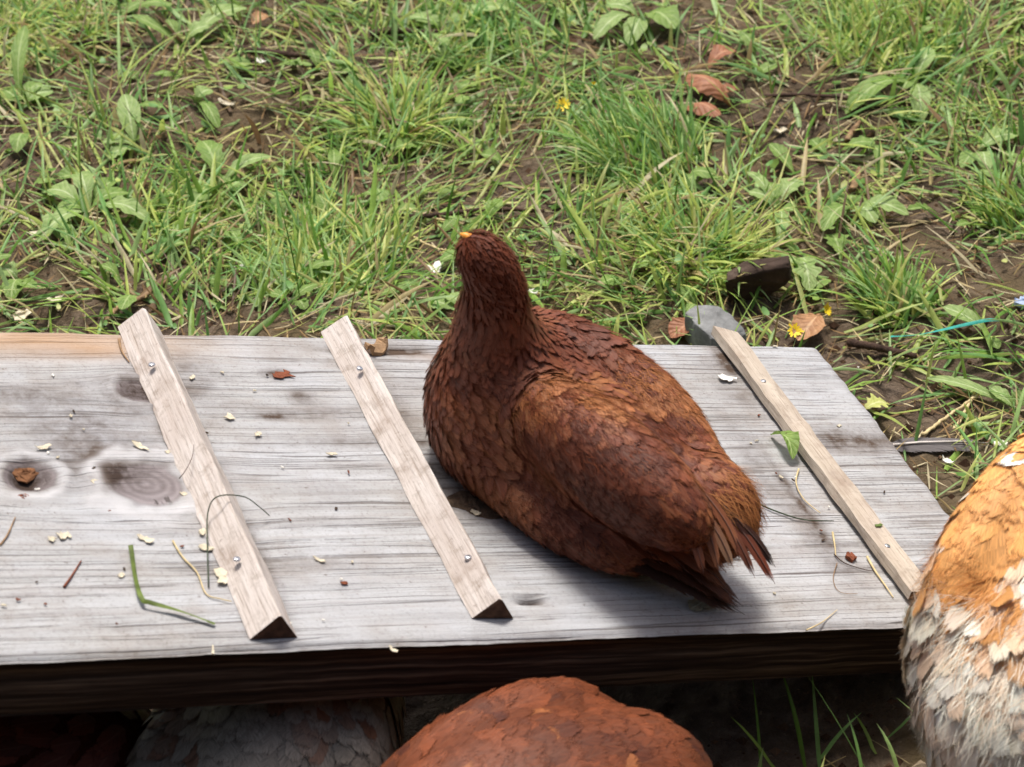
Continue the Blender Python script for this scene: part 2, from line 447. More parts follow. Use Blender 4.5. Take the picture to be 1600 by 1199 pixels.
# ================================================================== the ramp
def plank_mat():
    n = NT('weathered_plank'); g = n.attr('grain', 'Fac'); kd = n.attr('knot', 'Fac'); al = n.attr('along', 'Fac')
    d = n.sep(n.attr('dirt', 'Vector'))
    def streak(sa, sg, det=4., rough=.6, off=0.):
        return n.noise(n.comb(n.math('MULTIPLY', al, sa), n.math('MULTIPLY', g, sg), off), 1., det, rough)
    broad = streak(2.2, 28., 3.)
    ring = streak(2.0, 95., 2., .4, 3.3)
    fine = streak(9., 620., 4., .65, 7.1)
    crack = streak(4.5, 300., 2., .5, 11.7)
    mott = n.noise(n.obj(), 30., 5., .6)
    hair = streak(30., 1700., 3., .7, 21.)
    def contour(sa, sg, off, w):
        q = n.math('ABSOLUTE', n.math('SUBTRACT', streak(sa, sg, 1., .4, off), .5))
        return n.rampf(q, [(w * .35, 1.), (w, 0.)])
    thin = n.math('MULTIPLY', n.math('MAXIMUM', contour(1.4, 75., 31., .012), contour(1.1, 120., 37., .010)), n.rampf(n.noise(n.obj(), 22., 4., .65), [(.36, 0.), (.55, 1.)]))
    c = n.ramp(broad, [(.25, lin4(174, 174, 172)), (.5, lin4(184, 185, 186)), (.75, lin4(194, 197, 201))])
    c = n.mix(n.rampf(fine, [(.35, .24), (.6, 0.)]), c, lin4(132, 125, 118))
    c = n.mix(n.rampf(ring, [(.40, .0), (.47, .2), (.5, .22), (.56, .0)]), c, lin4(136, 124, 115))
    c = n.mix(n.rampf(mott, [(.48, 0.), (.72, .55)]), c, lin4(146, 135, 124))
    grit = n.noise(n.obj(), 420., 4., .75)
    c = n.mix(n.rampf(grit, [(.3, .45), (.48, 0.)]), c, lin4(104, 94, 86))
    c = n.mix(n.rampf(n.noise(n.obj(), 9., 3.), [(.45, 0.), (.7, .45)]), c, lin4(190, 194, 202))
    c = n.mix(n.rampf(hair, [(.3, .2), (.55, 0.)]), c, lin4(118, 110, 104))
    c = n.mix(n.rampf(hair, [(.6, 0.), (.8, .35)]), c, lin4(220, 219, 217))
    c = n.mix(n.math('MULTIPLY', thin, .48), c, lin4(74, 62, 54))
    lines = n.rampf(crack, [(.30, 1.), (.33, 0.)])
    c = n.mix(n.math('MULTIPLY', lines, .6), c, lin4(76, 64, 57))
    sp = n.noise(n.obj(), 240., 3., .7)
    c = n.mix(n.rampf(sp, [(.66, 0.), (.72, .6)]), c, lin4(96, 80, 68))
    # dirt, the unbleached corner, pale rings
    dm = n.math('MULTIPLY', d[0], n.rampf(n.noise(n.obj(), 75., 5., .7), [(.3, .35), (.65, 1.2)]), clamp=True)
    c = n.mix(dm, c, lin4(84, 70, 60))
    om = n.math('MULTIPLY', d[1], n.rampf(broad, [(.3, .5), (.7, 1.)]), clamp=True)
    c = n.mix(om, c, lin4(186, 146, 104))
    c = n.mix(n.math('MULTIPLY', d[2], .85, clamp=True), c, lin4(200, 199, 200))
    # heart of the knots: rings and radial checks
    kr = n.math('SINE', n.math('MULTIPLY', n.math('ADD', kd, n.math('MULTIPLY', mott, .25)), 26.))
    kc = n.mix(n.math('MULTIPLY_ADD', kr, .18, n.math('MULTIPLY', mott, .6)), lin4(158, 149, 150), lin4(92, 82, 82))
    chk = n.noise(n.comb(n.math('MULTIPLY', al, 190.), n.math('MULTIPLY', g, 60.), 4.), 1., 3.)
    kc = n.mix(n.rampf(chk, [(.34, .8), (.37, 0.)]), kc, lin4(60, 50, 46))
    c = n.mix(n.rampf(kd, [(.82, .92), (1.0, 0.)]), c, n.mix(dm, kc, lin4(58, 46, 40)))
    h = n.math('ADD', n.math('MULTIPLY', ring, 1.2), n.math('MULTIPLY', fine, .45))
    h = n.math('ADD', h, n.math('MULTIPLY', hair, .35))
    h = n.math('SUBTRACT', h, n.math('MULTIPLY', n.math('MAXIMUM', lines, thin), .8))
    return n.done(c, .88, n.bump(n.math('ADD', h, n.math('MULTIPLY', grit, .5)), .7, .0014), spec=.22)
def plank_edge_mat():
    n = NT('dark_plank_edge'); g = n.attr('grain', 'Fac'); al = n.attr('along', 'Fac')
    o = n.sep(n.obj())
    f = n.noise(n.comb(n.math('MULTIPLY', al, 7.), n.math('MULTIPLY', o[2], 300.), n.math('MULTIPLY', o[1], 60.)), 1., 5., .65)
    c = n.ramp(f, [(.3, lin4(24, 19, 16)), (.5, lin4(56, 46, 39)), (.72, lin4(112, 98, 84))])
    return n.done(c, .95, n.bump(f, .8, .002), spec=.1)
ramp = thing('wooden_ramp', 'weathered grey wooden plank ramp with three cleats nailed across it', 'ramp', FRW)
RM = Matrix(((D2[0], D1[0], NB[0], FRW[0]), (D2[1], D1[1], NB[1], FRW[1]), (D2[2], D1[2], NB[2], FRW[2]), (0, 0, 0, 1)))
ramp.matrix_world = RM

KN = []     # a, b, radius a, radius b, bend
for (u, v, ra, rb, k) in [(42, 745, .016, .015, .008), (226, 757, .025, .022, .011), (213, 612, .012, .011, .006), (745, 778, .02, .012, .004)]:
    a, b = ab(u, v); KN.append((a, b, ra, rb, k))
av = np.concatenate([np.arange(-1.3, -.66, .01), np.arange(-.66, .00001, .0019)])
av[-1] = 0
bv = -np.concatenate([np.linspace(0, .004, 4), np.arange(.006, .281, .0019), np.linspace(.2815, .286, 5)])
A, Bq = np.meshgrid(av, bv, indexing='ij')
S2 = np.stack([A, Bq], -1)
grain = Bq + .0022 * wnoise(S2 * [1, 3], 1.3, 31, 2)
knot = np.full(A.shape, 9.0)
hgt = np.zeros(A.shape)
dirt = np.zeros(A.shape + (3,))
for i, (a, b, ra, rb, k) in enumerate(KN):
    x, y = (A - a) / ra, (Bq - b) / rb
    r = np.sqrt(x * x + y * y) * (1 + .16 * wnoise(S2, 18, 40 + i, 3))
    grain += k * np.tanh(y * 1.5) * np.exp(-(x / 1.9) ** 2) * np.exp(-np.abs(y) / 2.2) * -1.0
    if i < 3:
        knot = np.minimum(knot, r)
        dirt[..., 2] = np.maximum(dirt[..., 2], np.exp(-((r - 1.25) / .22) ** 2) * (.95 if i < 2 else .3) * (.75 + .4 * wnoise(S2, 25, 44 + i, 2)))
        hgt += .0012 * np.exp(-((r - 1.25) / .3) ** 2)
    dirt[..., 0] += (1.0, .10, .8, 0)[i] * np.exp(-(r / (.9, 1.6, 1.6, 1.)[i]) ** 2)
def spot(u, v, ru, rv, k, ch=0):
    global dirt
    a, b = ab(u, v); s = 2650.
    x, y = (A - a), (Bq - b)
    dirt[..., ch] += k * (1.9 if ch == 0 else 1) * np.exp(-(x / (ru / s)) ** 2 - (y / (rv / s / .6)) ** 2)
hgt -= .006 * sstep(-knot, -1.0, -.2) * np.exp(-((A - KN[0][0]) / .03) ** 2)        # hollow knot
for q in [(160, 735, 45, 30, .55), (130, 690, 110, 40, .25), (60, 620, 120, 16, .35), (280, 590, 60, 40, .3), (760, 785, 55, 22, .9), (700, 735, 60, 12, .5),
          (600, 548, 90, 8, .75), (430, 583, 24, 8, .5), (425, 652, 18, 5, .7), (1330, 690, 95, 20, .55), (1150, 600, 40, 60, .25), (1180, 720, 30, 90, .22), (1130, 560, 14, 26, .6),
          (480, 645, 120, 12, .25), (560, 690, 130, 10, .3), (620, 640, 26, 90, .25), (400, 860, 14, 110, .3), (330, 820, 10, 120, .35), (250, 640, 12, 90, .4), (1290, 850, 30, 60, .3), (1240, 770, 10, 70, .4), (470, 620, 20, 10, .5), (1000, 860, 120, 30, .25), (850, 830, 60, 20, .3)]:
    spot(*q)
spot(50, 532, 230, 26, 1.0, 1); spot(150, 548, 60, 10, .3, 1); spot(700, 560, 80, 10, .25, 1)
dirt[..., 0] += .26 * sstep(wnoise(S2 * [1, 2.5], 5, 51, 3), .1, .9) * sstep(-A, .1, .5) + .10 * sstep(wnoise(S2 * [1, 2], 12, 52, 3), .2, .8)
dirt[..., 0] += .45 * sstep(-Bq, .2835, .286) + .3 * sstep(A, -.006, 0)
# sunk rot by the middle cleat's far end, nail hole near the edge
a, b = ab(600, 548); hgt -= .003 * np.exp(-((A - a) / .03) ** 2 - ((Bq - b) / .004) ** 2)
a, b = ab(830, 938); hole = np.exp(-((A - a) / .008) ** 2 - ((Bq - b) / .0022) ** 2); hgt -= .008 * hole; dirt[..., 0] += 1.2 * hole
hgt += .0004 * wnoise(S2 * [.25, 1], 60, 61, 2) + .0006 * wnoise(S2 * [.4, 1], 9, 62, 2)
# worn arrises
hgt -= .0024 * sstep(-Bq, .2800, .286) ** 2 * (1 + .10 * wnoise(S2 * [1, 0], 40, 63, 4)) + .002 * sstep(Bq, -.004, 0) ** 2 + .0015 * sstep(A, -.004, 0) ** 2
Bw = Bq + .00022 * wnoise(S2 * [1, 0], 11, 64, 4) * sstep(-Bq, .25, .286)
Aw = A + .0011 * wnoise(S2 * [0, 1], 20, 65, 3) * sstep(A, -.03, 0)
na, nb_ = A.shape
top = np.stack([Aw, Bw, hgt], -1).reshape(-1, 3)
ii = np.arange(na * nb_).reshape(na, nb_)
F1 = np.stack([ii[:-1, 1:], ii[1:, 1:], ii[1:, :-1], ii[:-1, :-1]], -1).reshape(-1, 4)
loop = np.concatenate([ii[:, 0], ii[-1, 1:], ii[::-1, -1][1:], ii[0, ::-1][1:-1]])
rings = [top]; nl = len(loop); base = len(top); F2 = []
prev = loop
for j, z in enumerate([-.012, -.024, -PT + .003, -PT]):
    q = top[loop].copy(); q[:, 2] = z
    out = np.zeros_like(q); out[:, 1] = np.where(np.isin(loop, ii[:, -1]), -1, np.where(np.isin(loop, ii[:, 0]), 1, 0))
    q += out * (.0015 + .0012 * wnoise(q[:, [0, 2]] * [1, 4], 9, 70 + j, 3))[:, None] * (0 if j == 3 else 1)
    rings.append(q)
    cur = base + np.arange(nl); base += nl
    F2.append(np.stack([prev, np.roll(prev, -1), np.roll(cur, -1), cur], -1)); prev = cur
F2 = np.concatenate(F2)[:, ::-1]
bot = [prev[:].tolist()]
V = np.concatenate(rings)
ex = lambda q, fill: np.concatenate([q.reshape(na * nb_, -1), np.repeat(fill, len(V) - na * nb_, 0)])
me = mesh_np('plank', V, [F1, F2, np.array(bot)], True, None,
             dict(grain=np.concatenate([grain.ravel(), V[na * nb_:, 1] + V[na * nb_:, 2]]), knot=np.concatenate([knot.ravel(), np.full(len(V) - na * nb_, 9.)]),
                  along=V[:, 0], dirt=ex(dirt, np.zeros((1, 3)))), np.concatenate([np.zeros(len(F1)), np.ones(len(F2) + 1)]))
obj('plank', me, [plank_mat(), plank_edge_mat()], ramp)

def cleat_mat(name, c1, c2, seed):
    n = NT(name); o = n.obj(); s = n.sep(o)
    f = n.noise(n.comb(n.math('MULTIPLY', s[0], 260.), n.math('MULTIPLY', s[1], 9.), n.math('MULTIPLY', s[2], 260.)), 1., 5., .6)
    m = n.noise(o, 45. + seed, 4., .6)
    c = n.ramp(f, [(.3, lin4(*c1)), (.7, lin4(*c2))])
    c = n.mix(n.rampf(m, [(.5, 0.), (.72, .5)]), c, lin4(138, 116, 100))
    c = n.mix(n.rampf(n.noise(o, 330., 3., .6), [(.63, 0.), (.72, .45)]), c, lin4(100, 80, 68))
    big = n.noise(o, 12. + seed, 2.)
    gr = n.noise(n.comb(n.math('MULTIPLY', s[0], 900.), n.math('MULTIPLY', s[1], 40.), n.math('MULTIPLY', s[2], 900.)), 1., 4., .7)
    c = n.mix(n.rampf(gr, [(.32, .6), (.5, 0.)]), c, lin4(128, 112, 98))
    c = n.mix(n.rampf(n.noise(o, 90., 5., .7), [(.55, 0.), (.7, .55)]), c, lin4(150, 138, 126))
    c = n.mix(n.rampf(big, [(.5, 0.), (.7, .4)]), c, lin4(168, 152, 142))
    return n.done(c, .85, n.bump(n.math('ADD', f, gr), .5, .0012), spec=.2)
END = simple_mat('dark_end_grain', (84, 62, 48), .4, 300., .95, .6)
CL = cleat_mat('pale_cleat_wood', (186, 174, 164), (216, 208, 202), 0.)
CL3 = cleat_mat('tan_batten_wood', (174, 160, 144), (202, 190, 174), 5.)
NAIL = NT('nail_steel').done((.62, .62, .64, 1), .3, Metallic=.9)
def cleat(pts, b0, b1, a0, a1, mat, nails, label, seed, lay=0.):
    """prism of section pts (a offset, height), from b0 (far) to b1 (near); a0, a1 are its left edge at each end"""
    m = 26; k = len(pts); r = np.random.default_rng(seed)
    t = np.linspace(0, 1, m); V = []
    for i, ti in enumerate(t):
        bb = b0 + (b1 - b0) * ti; aa = a0 + (a1 - a0) * ti
        for (x, z) in pts:
            e = (.0012 if i == 0 else .0005) * r.normal()
            V.append((aa + x + .0004 * math.sin(ti * 23 + seed + z * 500) + .00022 * r.normal(), bb + e, lay + .0006 + z + .0003 * r.normal() * (z > .001)))
    V = np.array(V)
    idx = np.arange(m * k).reshape(m, k)
    F = np.stack([idx[:-1], np.roll(idx, -1, 1)[:-1], np.roll(idx, -1, 1)[1:], idx[1:]], -1).reshape(-1, 4)
    me = mesh_np('cleat', V, [F, idx[0][::-1][None], idx[-1][None]], False, mats=np.concatenate([np.zeros(len(F)), [1, 1]]))
    bm = __import__('bmesh').new(); bm.from_mesh(me); __import__('bmesh').ops.recalc_face_normals(bm, faces=bm.faces); bm.to_mesh(me); bm.free()
    c = obj('cleat', me, [mat, END], ramp); c['label'] = label
    for (u, v, h) in nails:
        a, b = ab(u, v, h)
        ring = [(math.cos(q) * rr, math.sin(q) * rr, zz) for rr, zz in ((.0019, -.0006), (.0021, .0004), (.0014, .0009)) for q in np.linspace(0, 6.283, 11)[:-1]]
        NV = np.array(ring + [(0, 0, .0006)])
        NF = [np.array([(j * 10 + i, j * 10 + (i + 1) % 10, (j + 1) * 10 + (i + 1) % 10, (j + 1) * 10 + i) for j in range(2) for i in range(10)]),
              np.array([(20 + i, 20 + (i + 1) % 10, 30) for i in range(10)])]
        nl_ = obj('nail', mesh_np('nail', NV, NF), NAIL, c)
        nl_.location = (a, b, h + lay + .0004)
        nl_.rotation_euler = (r.normal(0, .2), r.normal(0, .2) - .3 * (len(pts) == 3), 0)
tri = [(0, 0), (.0255, 0), (.0142, .0135), (.0125, .0135)]
tri2 = [(0, 0), (.0235, 0), (.0140, .0128), (.0122, .0128)]
flat = [(0, 0), (.0160, 0), (.0160, .0055), (.0003, .0058)]
a0, b0 = ab(186, 521); a1, b1 = ab(391, 1000)
cleat(tri, .004, b1, a0, a1, CL, [(237, 571, .0105), (370, 875, .0105)], 'left cleat, pale three-sided strip with a cracked edge', 1)
a0, b0 = ab(501, 522); a1, b1 = ab(738, 969)
cleat(tri2, .003, b1, a0, a1, CL, [(562, 577, .0105), (731, 872, .0105)], 'middle cleat, pale three-sided strip beside the sitting hen', 2)
a0, b0 = ab(1119, 541); a1, b1 = ab(1416, 944)
cleat(flat, .004, b1, a0, a1, CL3, [(1190, 602, .0055), (1384, 860, .0055)], 'flat tan batten nearest the low end', 3, .0025)
# what carries the upper end: a post frame under the plank
me_v, me_f = [], []
def boxv(lo, hi):
    k = len(me_v) * 1
    for x in (lo[0], hi[0]):
        for y in (lo[1], hi[1]):
            for z in (lo[2], hi[2]): me_v.append((x, y, z))
    me_f.extend([[k + i for i in f] for f in [(0, 1, 3, 2), (4, 6, 7, 5), (0, 4, 5, 1), (2, 3, 7, 6), (0, 2, 6, 4), (1, 5, 7, 3)]])
pe = BP(-1.2, -.143, -PT)
boxv((pe[0] - .06, pe[1] - .2, -.08), (pe[0] - .0, pe[1] + .2, pe[2] + .012))
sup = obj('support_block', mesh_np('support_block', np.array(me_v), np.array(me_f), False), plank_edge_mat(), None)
tag(sup, 'dark timber block holding up the high end of the ramp', 'timber')

# ================================================================== hens
def smin(a,b,k):
    h=np.clip(.5+.5*(b-a)/k,0,1); return b*(1-h)+a*h-k*h*(1-h)
def rotm(yaw=0,pitch=0,roll=0):
    y,p,r=np.radians([yaw,pitch,roll])
    Rz=np.array([[np.cos(y),-np.sin(y),0],[np.sin(y),np.cos(y),0],[0,0,1]])
    Ry=np.array([[np.cos(p),0,-np.sin(p)],[0,1,0],[np.sin(p),0,np.cos(p)]])   # +pitch lifts the front
    Rx=np.array([[1,0,0],[0,np.cos(r),-np.sin(r)],[0,np.sin(r),np.cos(r)]])
    return Rz@Ry@Rx
def ell(P,c,s,yaw=0,pitch=0,roll=0):
    q=(P-np.array(c))@rotm(yaw,pitch,roll); s=np.array(s)
    k0=np.sqrt(((q/s)**2).sum(-1)); k1=np.sqrt(((q/s**2)**2).sum(-1))+1e-9
    return k0*(k0-1)/k1
def cone(P,a,b,ra,rb):
    a=np.array(a);b=np.array(b);d=b-a;t=np.clip(((P-a)@d)/(d@d),0,1)
    return np.linalg.norm(P-(a+t[...,None]*d),axis=-1)-(ra+(rb-ra)*t)
def surface_nets(fn,lo,hi,step):
    lo=np.array(lo);hi=np.array(hi);n=np.ceil((hi-lo)/step).astype(int)+1
    ax=[lo[i]+step*np.arange(n[i]) for i in range(3)]
    G=np.stack(np.meshgrid(*ax,indexing='ij'),-1); S=fn(G)
    c=[S[i:n[0]-1+i,j:n[1]-1+j,k:n[2]-1+k] for i in (0,1) for j in (0,1) for k in (0,1)]
    ofs=np.array([(i,j,k) for i in (0,1) for j in (0,1) for k in (0,1)],float)
    c=np.stack(c,-1); act=(c.min(-1)<0)&(c.max(-1)>=0)
    idx=np.full(act.shape,-1); ids=np.argwhere(act); idx[act]=np.arange(len(ids))
    ca=c[act]; acc=np.zeros((len(ids),3)); cnt=np.zeros(len(ids))
    for a in range(8):
        for b in range(a+1,8):
            if np.abs(ofs[a]-ofs[b]).sum()!=1: continue
            x=(ca[:,a]<0)!=(ca[:,b]<0); t=np.where(x,ca[:,a]/(ca[:,a]-ca[:,b]+1e-12),0)
            acc+=np.where(x[:,None],ofs[a]+t[:,None]*(ofs[b]-ofs[a]),0); cnt+=x
    V=lo+step*(ids+acc/cnt[:,None])
    quads=[]
    for d in range(3):
        u,v=(d+1)%3,(d+2)%3
        sl0=[slice(None)]*3;sl1=[slice(None)]*3;sl0[d]=slice(0,-1);sl1[d]=slice(1,None)
        x=(S[tuple(sl0)]<0)!=(S[tuple(sl1)]<0)
        e=np.argwhere(x); e=e[(e[:,u]>0)&(e[:,v]>0)&(e[:,u]<n[u]-1)&(e[:,v]<n[v]-1)]
        inside=S[tuple(e.T)]<0
        def cell(du,dv):
            q=e.copy();q[:,u]-=du;q[:,v]-=dv;return idx[tuple(q.T)]
        q=np.stack([cell(1,1),cell(0,1),cell(0,0),cell(1,0)],-1)
        q[~inside]=q[~inside][:,::-1]
        quads.append(q)
    return V,np.concatenate(quads)

def grad(fn, P, e=8e-4):
    d = fn(P)
    g = np.stack([fn(P + e * np.eye(3)[i]) - d for i in range(3)], -1)
    return d, nrm(g)
def tri_sample(V, Q, n, rng):
    T = np.concatenate([Q[:, [0, 1, 2]], Q[:, [0, 2, 3]]])
    a, b, c = V[T[:, 0]], V[T[:, 1]], V[T[:, 2]]
    ar = np.linalg.norm(np.cross(b - a, c - a), axis=1)
    k = rng.choice(len(T), n, p=ar / ar.sum())
    u, v = rng.random(n), rng.random(n)
    m = u + v > 1; u[m] = 1 - u[m]; v[m] = 1 - v[m]
    return a[k] + u[:, None] * (b - a)[k] + v[:, None] * (c - a)[k]
SEGS = 8
_s = 1 - (1 - np.linspace(0, 1, SEGS)) ** 1.7
def fprofile(s, point):
    r = np.minimum(1, (s + .02) / .22) ** .6
    e = np.clip(1 - np.clip((s - .45) / .55, 0, 1) ** 2.2, 0, 1) ** .6
    return r * (e * (1 - point) + (1 - s ** 1.6) * point) + .02
def feathers(fn, P0, dirs, L, W, cols, rng, lift, point=.25, cup=.08):
    """overlapping feathers that lie along the skin fn; returns V, F, cols, fuv"""
    n = len(P0)
    _, N = grad(fn, P0)
    d = nrm(dirs - N * (dirs * N).sum(-1, keepdims=True))
    side = np.cross(N, d)
    tt = np.array([-1., 0, 1.])
    w = fprofile(_s, point)
    ph = rng.normal(0, .10, n)
    P = (P0[:, None, None] + d[:, None, None] * (L[:, None] * _s)[:, :, None, None]
         + side[:, None, None] * ((W[:, None] * w)[:, :, None] * tt + (L * ph)[:, None, None] * (_s ** 2)[None, :, None])[..., None])
    sh = P.shape[:3]
    h = (.0002 + lift[:, None] * _s ** 1.2)[:, :, None] - (W * cup)[:, None, None] * (tt ** 2) * _s[None, :, None] ** .7
    h = h + rng.uniform(0, .0006, n)[:, None, None]
    Q = P.reshape(-1, 3)
    for _ in range(2):
        dd, g = grad(fn, Q)
        Q = Q - g * (dd - h.reshape(-1))[:, None]
    _, g = grad(fn, Q)
    k = np.arange(n)[:, None, None] * SEGS * 3 + np.arange(SEGS - 1)[None, :, None] * 3 + np.arange(2)[None, None]
    F = np.stack([k + 3, k + 4, k + 1, k], -1).reshape(-1, 4)
    fuv = np.zeros(sh + (3,)); fuv[..., 0] = _s[None, :, None]; fuv[..., 1] = tt; fuv[..., 2] = rng.random(n)[:, None, None]
    return Q, F, np.repeat(cols, SEGS * 3, 0), fuv.reshape(-1, 3), g
def wisps(fn, P0, dirs, L, W, cols, rng, lift):
    """single barbs of down"""
    n = len(P0); s = np.array([0, .35, .7, 1.])
    _, N = grad(fn, P0)
    d = nrm(dirs - N * (dirs * N).sum(-1, keepdims=True)); side = np.cross(N, d)
    d = nrm(d + side * rng.normal(0, .35, (n, 1)))
    bend = rng.normal(0, .25, n)
    P = P0[:, None] + d[:, None] * (L[:, None] * s)[..., None] + side[:, None] * ((L * bend)[:, None] * s ** 2)[..., None]
    Q = P.reshape(-1, 3); dd, g = grad(fn, Q)
    Q = Q - g * (dd - (lift[:, None] * (.25 + .75 * s)).reshape(-1))[:, None]
    Q = Q.reshape(n, 4, 3)
    w = (W[:, None] * np.array([1, .9, .6, .1]))[..., None] / 2
    V = np.stack([Q - side[:, None] * w, Q + side[:, None] * w], 2).reshape(-1, 3)
    k = np.arange(n)[:, None] * 8 + np.arange(3)[None] * 2
    F = np.stack([k, k + 1, k + 3, k + 2], -1).reshape(-1, 4)
    return V, F, np.repeat(cols, 8, 0)
def feather_mat(name, fray=.5, rachis=.25, sheen=.15, contrast=.35, soft=.6, cl=.9):
    n = NT(name); c = n.attr('Col'); q = n.sep(n.attr('fuv', 'Vector'))
    s, t, r = q[0], q[1], q[2]
    at = n.math('ABSOLUTE', t)
    rz = n.math('MULTIPLY', r, 57.)
    # barbs leave the shaft at a slant
    bl = n.math('SUBTRACT', s, n.math('MULTIPLY', at, .38))
    barb = n.noise(n.comb(n.math('MULTIPLY', bl, 34.), n.math('MULTIPLY', at, 1.4), n.math('ADD', rz, n.math('SIGN', t))), 1., 3., .7)
    clump = n.noise(n.comb(n.math('MULTIPLY', bl, 6.), n.math('MULTIPLY', at, .6), n.math('ADD', rz, n.math('SIGN', t))), 1., 2., .5)
    col = n.mix(1., c, n.rampf(barb, [(.25, 1 - contrast), (.75, 1 + contrast)]), 'MULTIPLY')
    col = n.mix(1., col, n.rampf(s, [(.1, .8), (.7, 1.), (.96, 1.1)]), 'MULTIPLY')
    col = n.mix(n.math('MULTIPLY', n.rampf(at, [(.02, 1.), (.10, 0.)]), rachis), col, n.mix(.5, c, (.55, .42, .3, 1)))
    edge = n.math('MAXIMUM', n.math('MULTIPLY', at, at), n.math('POWER', s, 3.0))
    a = n.math('SUBTRACT', n.math('MULTIPLY_ADD', barb, .9, n.math('MULTIPLY_ADD', clump, cl, (.9 - cl) * .5)), n.math('MULTIPLY', edge, fray * 1.3))
    al = n.rampf(a, [(.18, 0.), (.30, 1.)])
    vt = n.n.new('ShaderNodeVectorTransform'); vt.vector_type = 'NORMAL'; vt.convert_from = 'OBJECT'; vt.convert_to = 'WORLD'
    n.put(vt, 0, n.attr('bn', 'Vector'))
    geo = n.n.new('ShaderNodeNewGeometry')
    sc_ = n.n.new('ShaderNodeVectorMath'); sc_.operation = 'SCALE'; n.put(sc_, 0, geo.outputs['Normal']); n.put(sc_, 'Scale', soft)
    ad = n.n.new('ShaderNodeVectorMath'); ad.operation = 'ADD'; fl_ = n.n.new('ShaderNodeVectorMath'); fl_.operation = 'SCALE'; n.put(fl_, 0, vt.outputs[0]); n.put(fl_, 'Scale', n.math('MULTIPLY_ADD', geo.outputs['Backfacing'], -2., 1.)); n.put(ad, 0, fl_.outputs[0]); n.put(ad, 1, sc_.outputs[0])
    no = n.n.new('ShaderNodeVectorMath'); no.operation = 'NORMALIZE'; n.put(no, 0, ad.outputs[0])
    n.done(col, .55, n.bump(barb, .4, .0007, no.outputs[0]), al, spec=.32)
    n.put(n.b, 'Sheen Weight', sheen); n.put(n.b, 'Sheen Roughness', .5); n.put(n.b, 'Sheen Tint', (.9, .55, .35, 1))
    return n.m
FEATH = feather_mat('feathers_soft', .74, .14, .05, .42, .8, .35)
FEATHC = feather_mat('feathers_crisp', .66, .2, .03, .3, .6, .6)
FEATHM = feather_mat('feathers_smooth', .66, .05, .02, .55, .5, .35)
FLUFF = feather_mat('feathers_fluff', .85, .05, .03, .15, .35, .5)
DOWN = col_mat('down_barbs', .7, .2, 0., 120., .15, 0.)
SKIN = col_mat('hen_underfeather', .9, .1, 0., 220., .35, .8)
def make_body(root, fn, lo, hi, colf, step=.0042):
    V, Q = surface_nets(fn, lo, hi, step)
    keep_name = 'body'
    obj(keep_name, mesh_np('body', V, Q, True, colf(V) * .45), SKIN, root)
    return V, Q
def plumage(root, fn, V, Q, n, dirf, sizef, colf, rng, name, mask=None, mat=None, point=.42, label=None, jit=(.2, .3), cup=.1):
    P = tri_sample(V, Q, n, rng)
    if mask is not None: P = P[mask(P)]
    if not len(P): return None
    L, W, lift = sizef(P, rng)
    d = nrm(dirf(P)) + rng.normal(0, jit[0], P.shape) + jit[1] * np.stack([wnoise(P, 22, 301, 2), wnoise(P, 22, 302, 2), wnoise(P, 22, 303, 2)], -1)
    VV, F, C, U, BN = feathers(fn, P, d, L, W, colf(P, rng), rng, lift, point, cup)
    o = obj(name, mesh_np(name, VV, F, True, C, dict(fuv=U, bn=BN)), mat or FEATH, root)
    o['kind'] = 'stuff'
    if label: o['label'] = label
    return o
def quill(root, name, base, tip, up, W, c, rng, mat=None, bend=.1, label=None, cup=.18, tipc=None, point=.35):
    """one long flight or tail feather: curved vane with its own thickness of shaft"""
    base, tip, up = map(np.array, (base, tip, up))
    ns = 12; s = np.linspace(0, 1, ns); ax = tip - base; L = np.linalg.norm(ax); d = ax / L
    side = nrm(np.cross(up, d)); u2 = np.cross(d, side)
    w = W * np.minimum(1, (s + .05) / .2) ** .7 * (np.clip(1 - np.clip((s - .6) / .4, 0, 1) ** 2.2, 0, 1) ** .6 * (1 - point) + (1 - s ** 2) * point) + .0004
    tt = np.array([-1, -.5, 0, .5, 1.])
    mid = base + np.outer(s, ax) + np.outer(np.sin(s * math.pi) * bend * L, u2) + np.outer(s ** 2 * rng.normal(0, .05) * L, side)
    V = mid[:, None] + side * (w[:, None] * tt)[..., None] - u2 * (cup * w[:, None] * tt ** 2)[..., None]
    fuv = np.zeros((ns, 5, 3)); fuv[..., 0] = s[:, None]; fuv[..., 1] = tt; fuv[..., 2] = rng.random()
    k = np.arange(ns - 1)[:, None] * 5 + np.arange(4)[None]
    F = np.stack([k + 5, k + 6, k + 1, k], -1).reshape(-1, 4)
    c = np.array(c); tc = np.array(tipc if tipc is not None else c)
    cc = c + (tc - c) * (s ** 2)[:, None, None] * np.ones((1, 5, 1))
    # shaft
    ring = []
    for i in range(ns):
        rr = .0006 * (1 - .75 * s[i])
        for q in (0, 2.09, 4.19): ring.append(mid[i] + side * rr * math.cos(q) + u2 * (rr * math.sin(q) + .0002))
    kk = np.arange(ns - 1)[:, None] * 3 + np.arange(3)[None]; k2 = np.arange(ns - 1)[:, None] * 3 + (np.arange(3)[None] + 1) % 3
    F2 = np.stack([kk, k2, k2 + 3, kk + 3], -1).reshape(-1, 4) + ns * 5
    Vv = np.concatenate([V.reshape(-1, 3), np.array(ring)])
    C = np.concatenate([cc.reshape(-1, 3), np.tile(c * .8 + .06, (ns * 3, 1))])
    U = np.concatenate([fuv.reshape(-1, 3), np.tile([.5, .2, .5], (ns * 3, 1))])
    o = obj(name, mesh_np(name, Vv, [F, F2], True, C, dict(fuv=U, bn=np.tile(u2, (len(Vv), 1)))), mat or FEATHC, root)
    if label: o['label'] = label
    return o
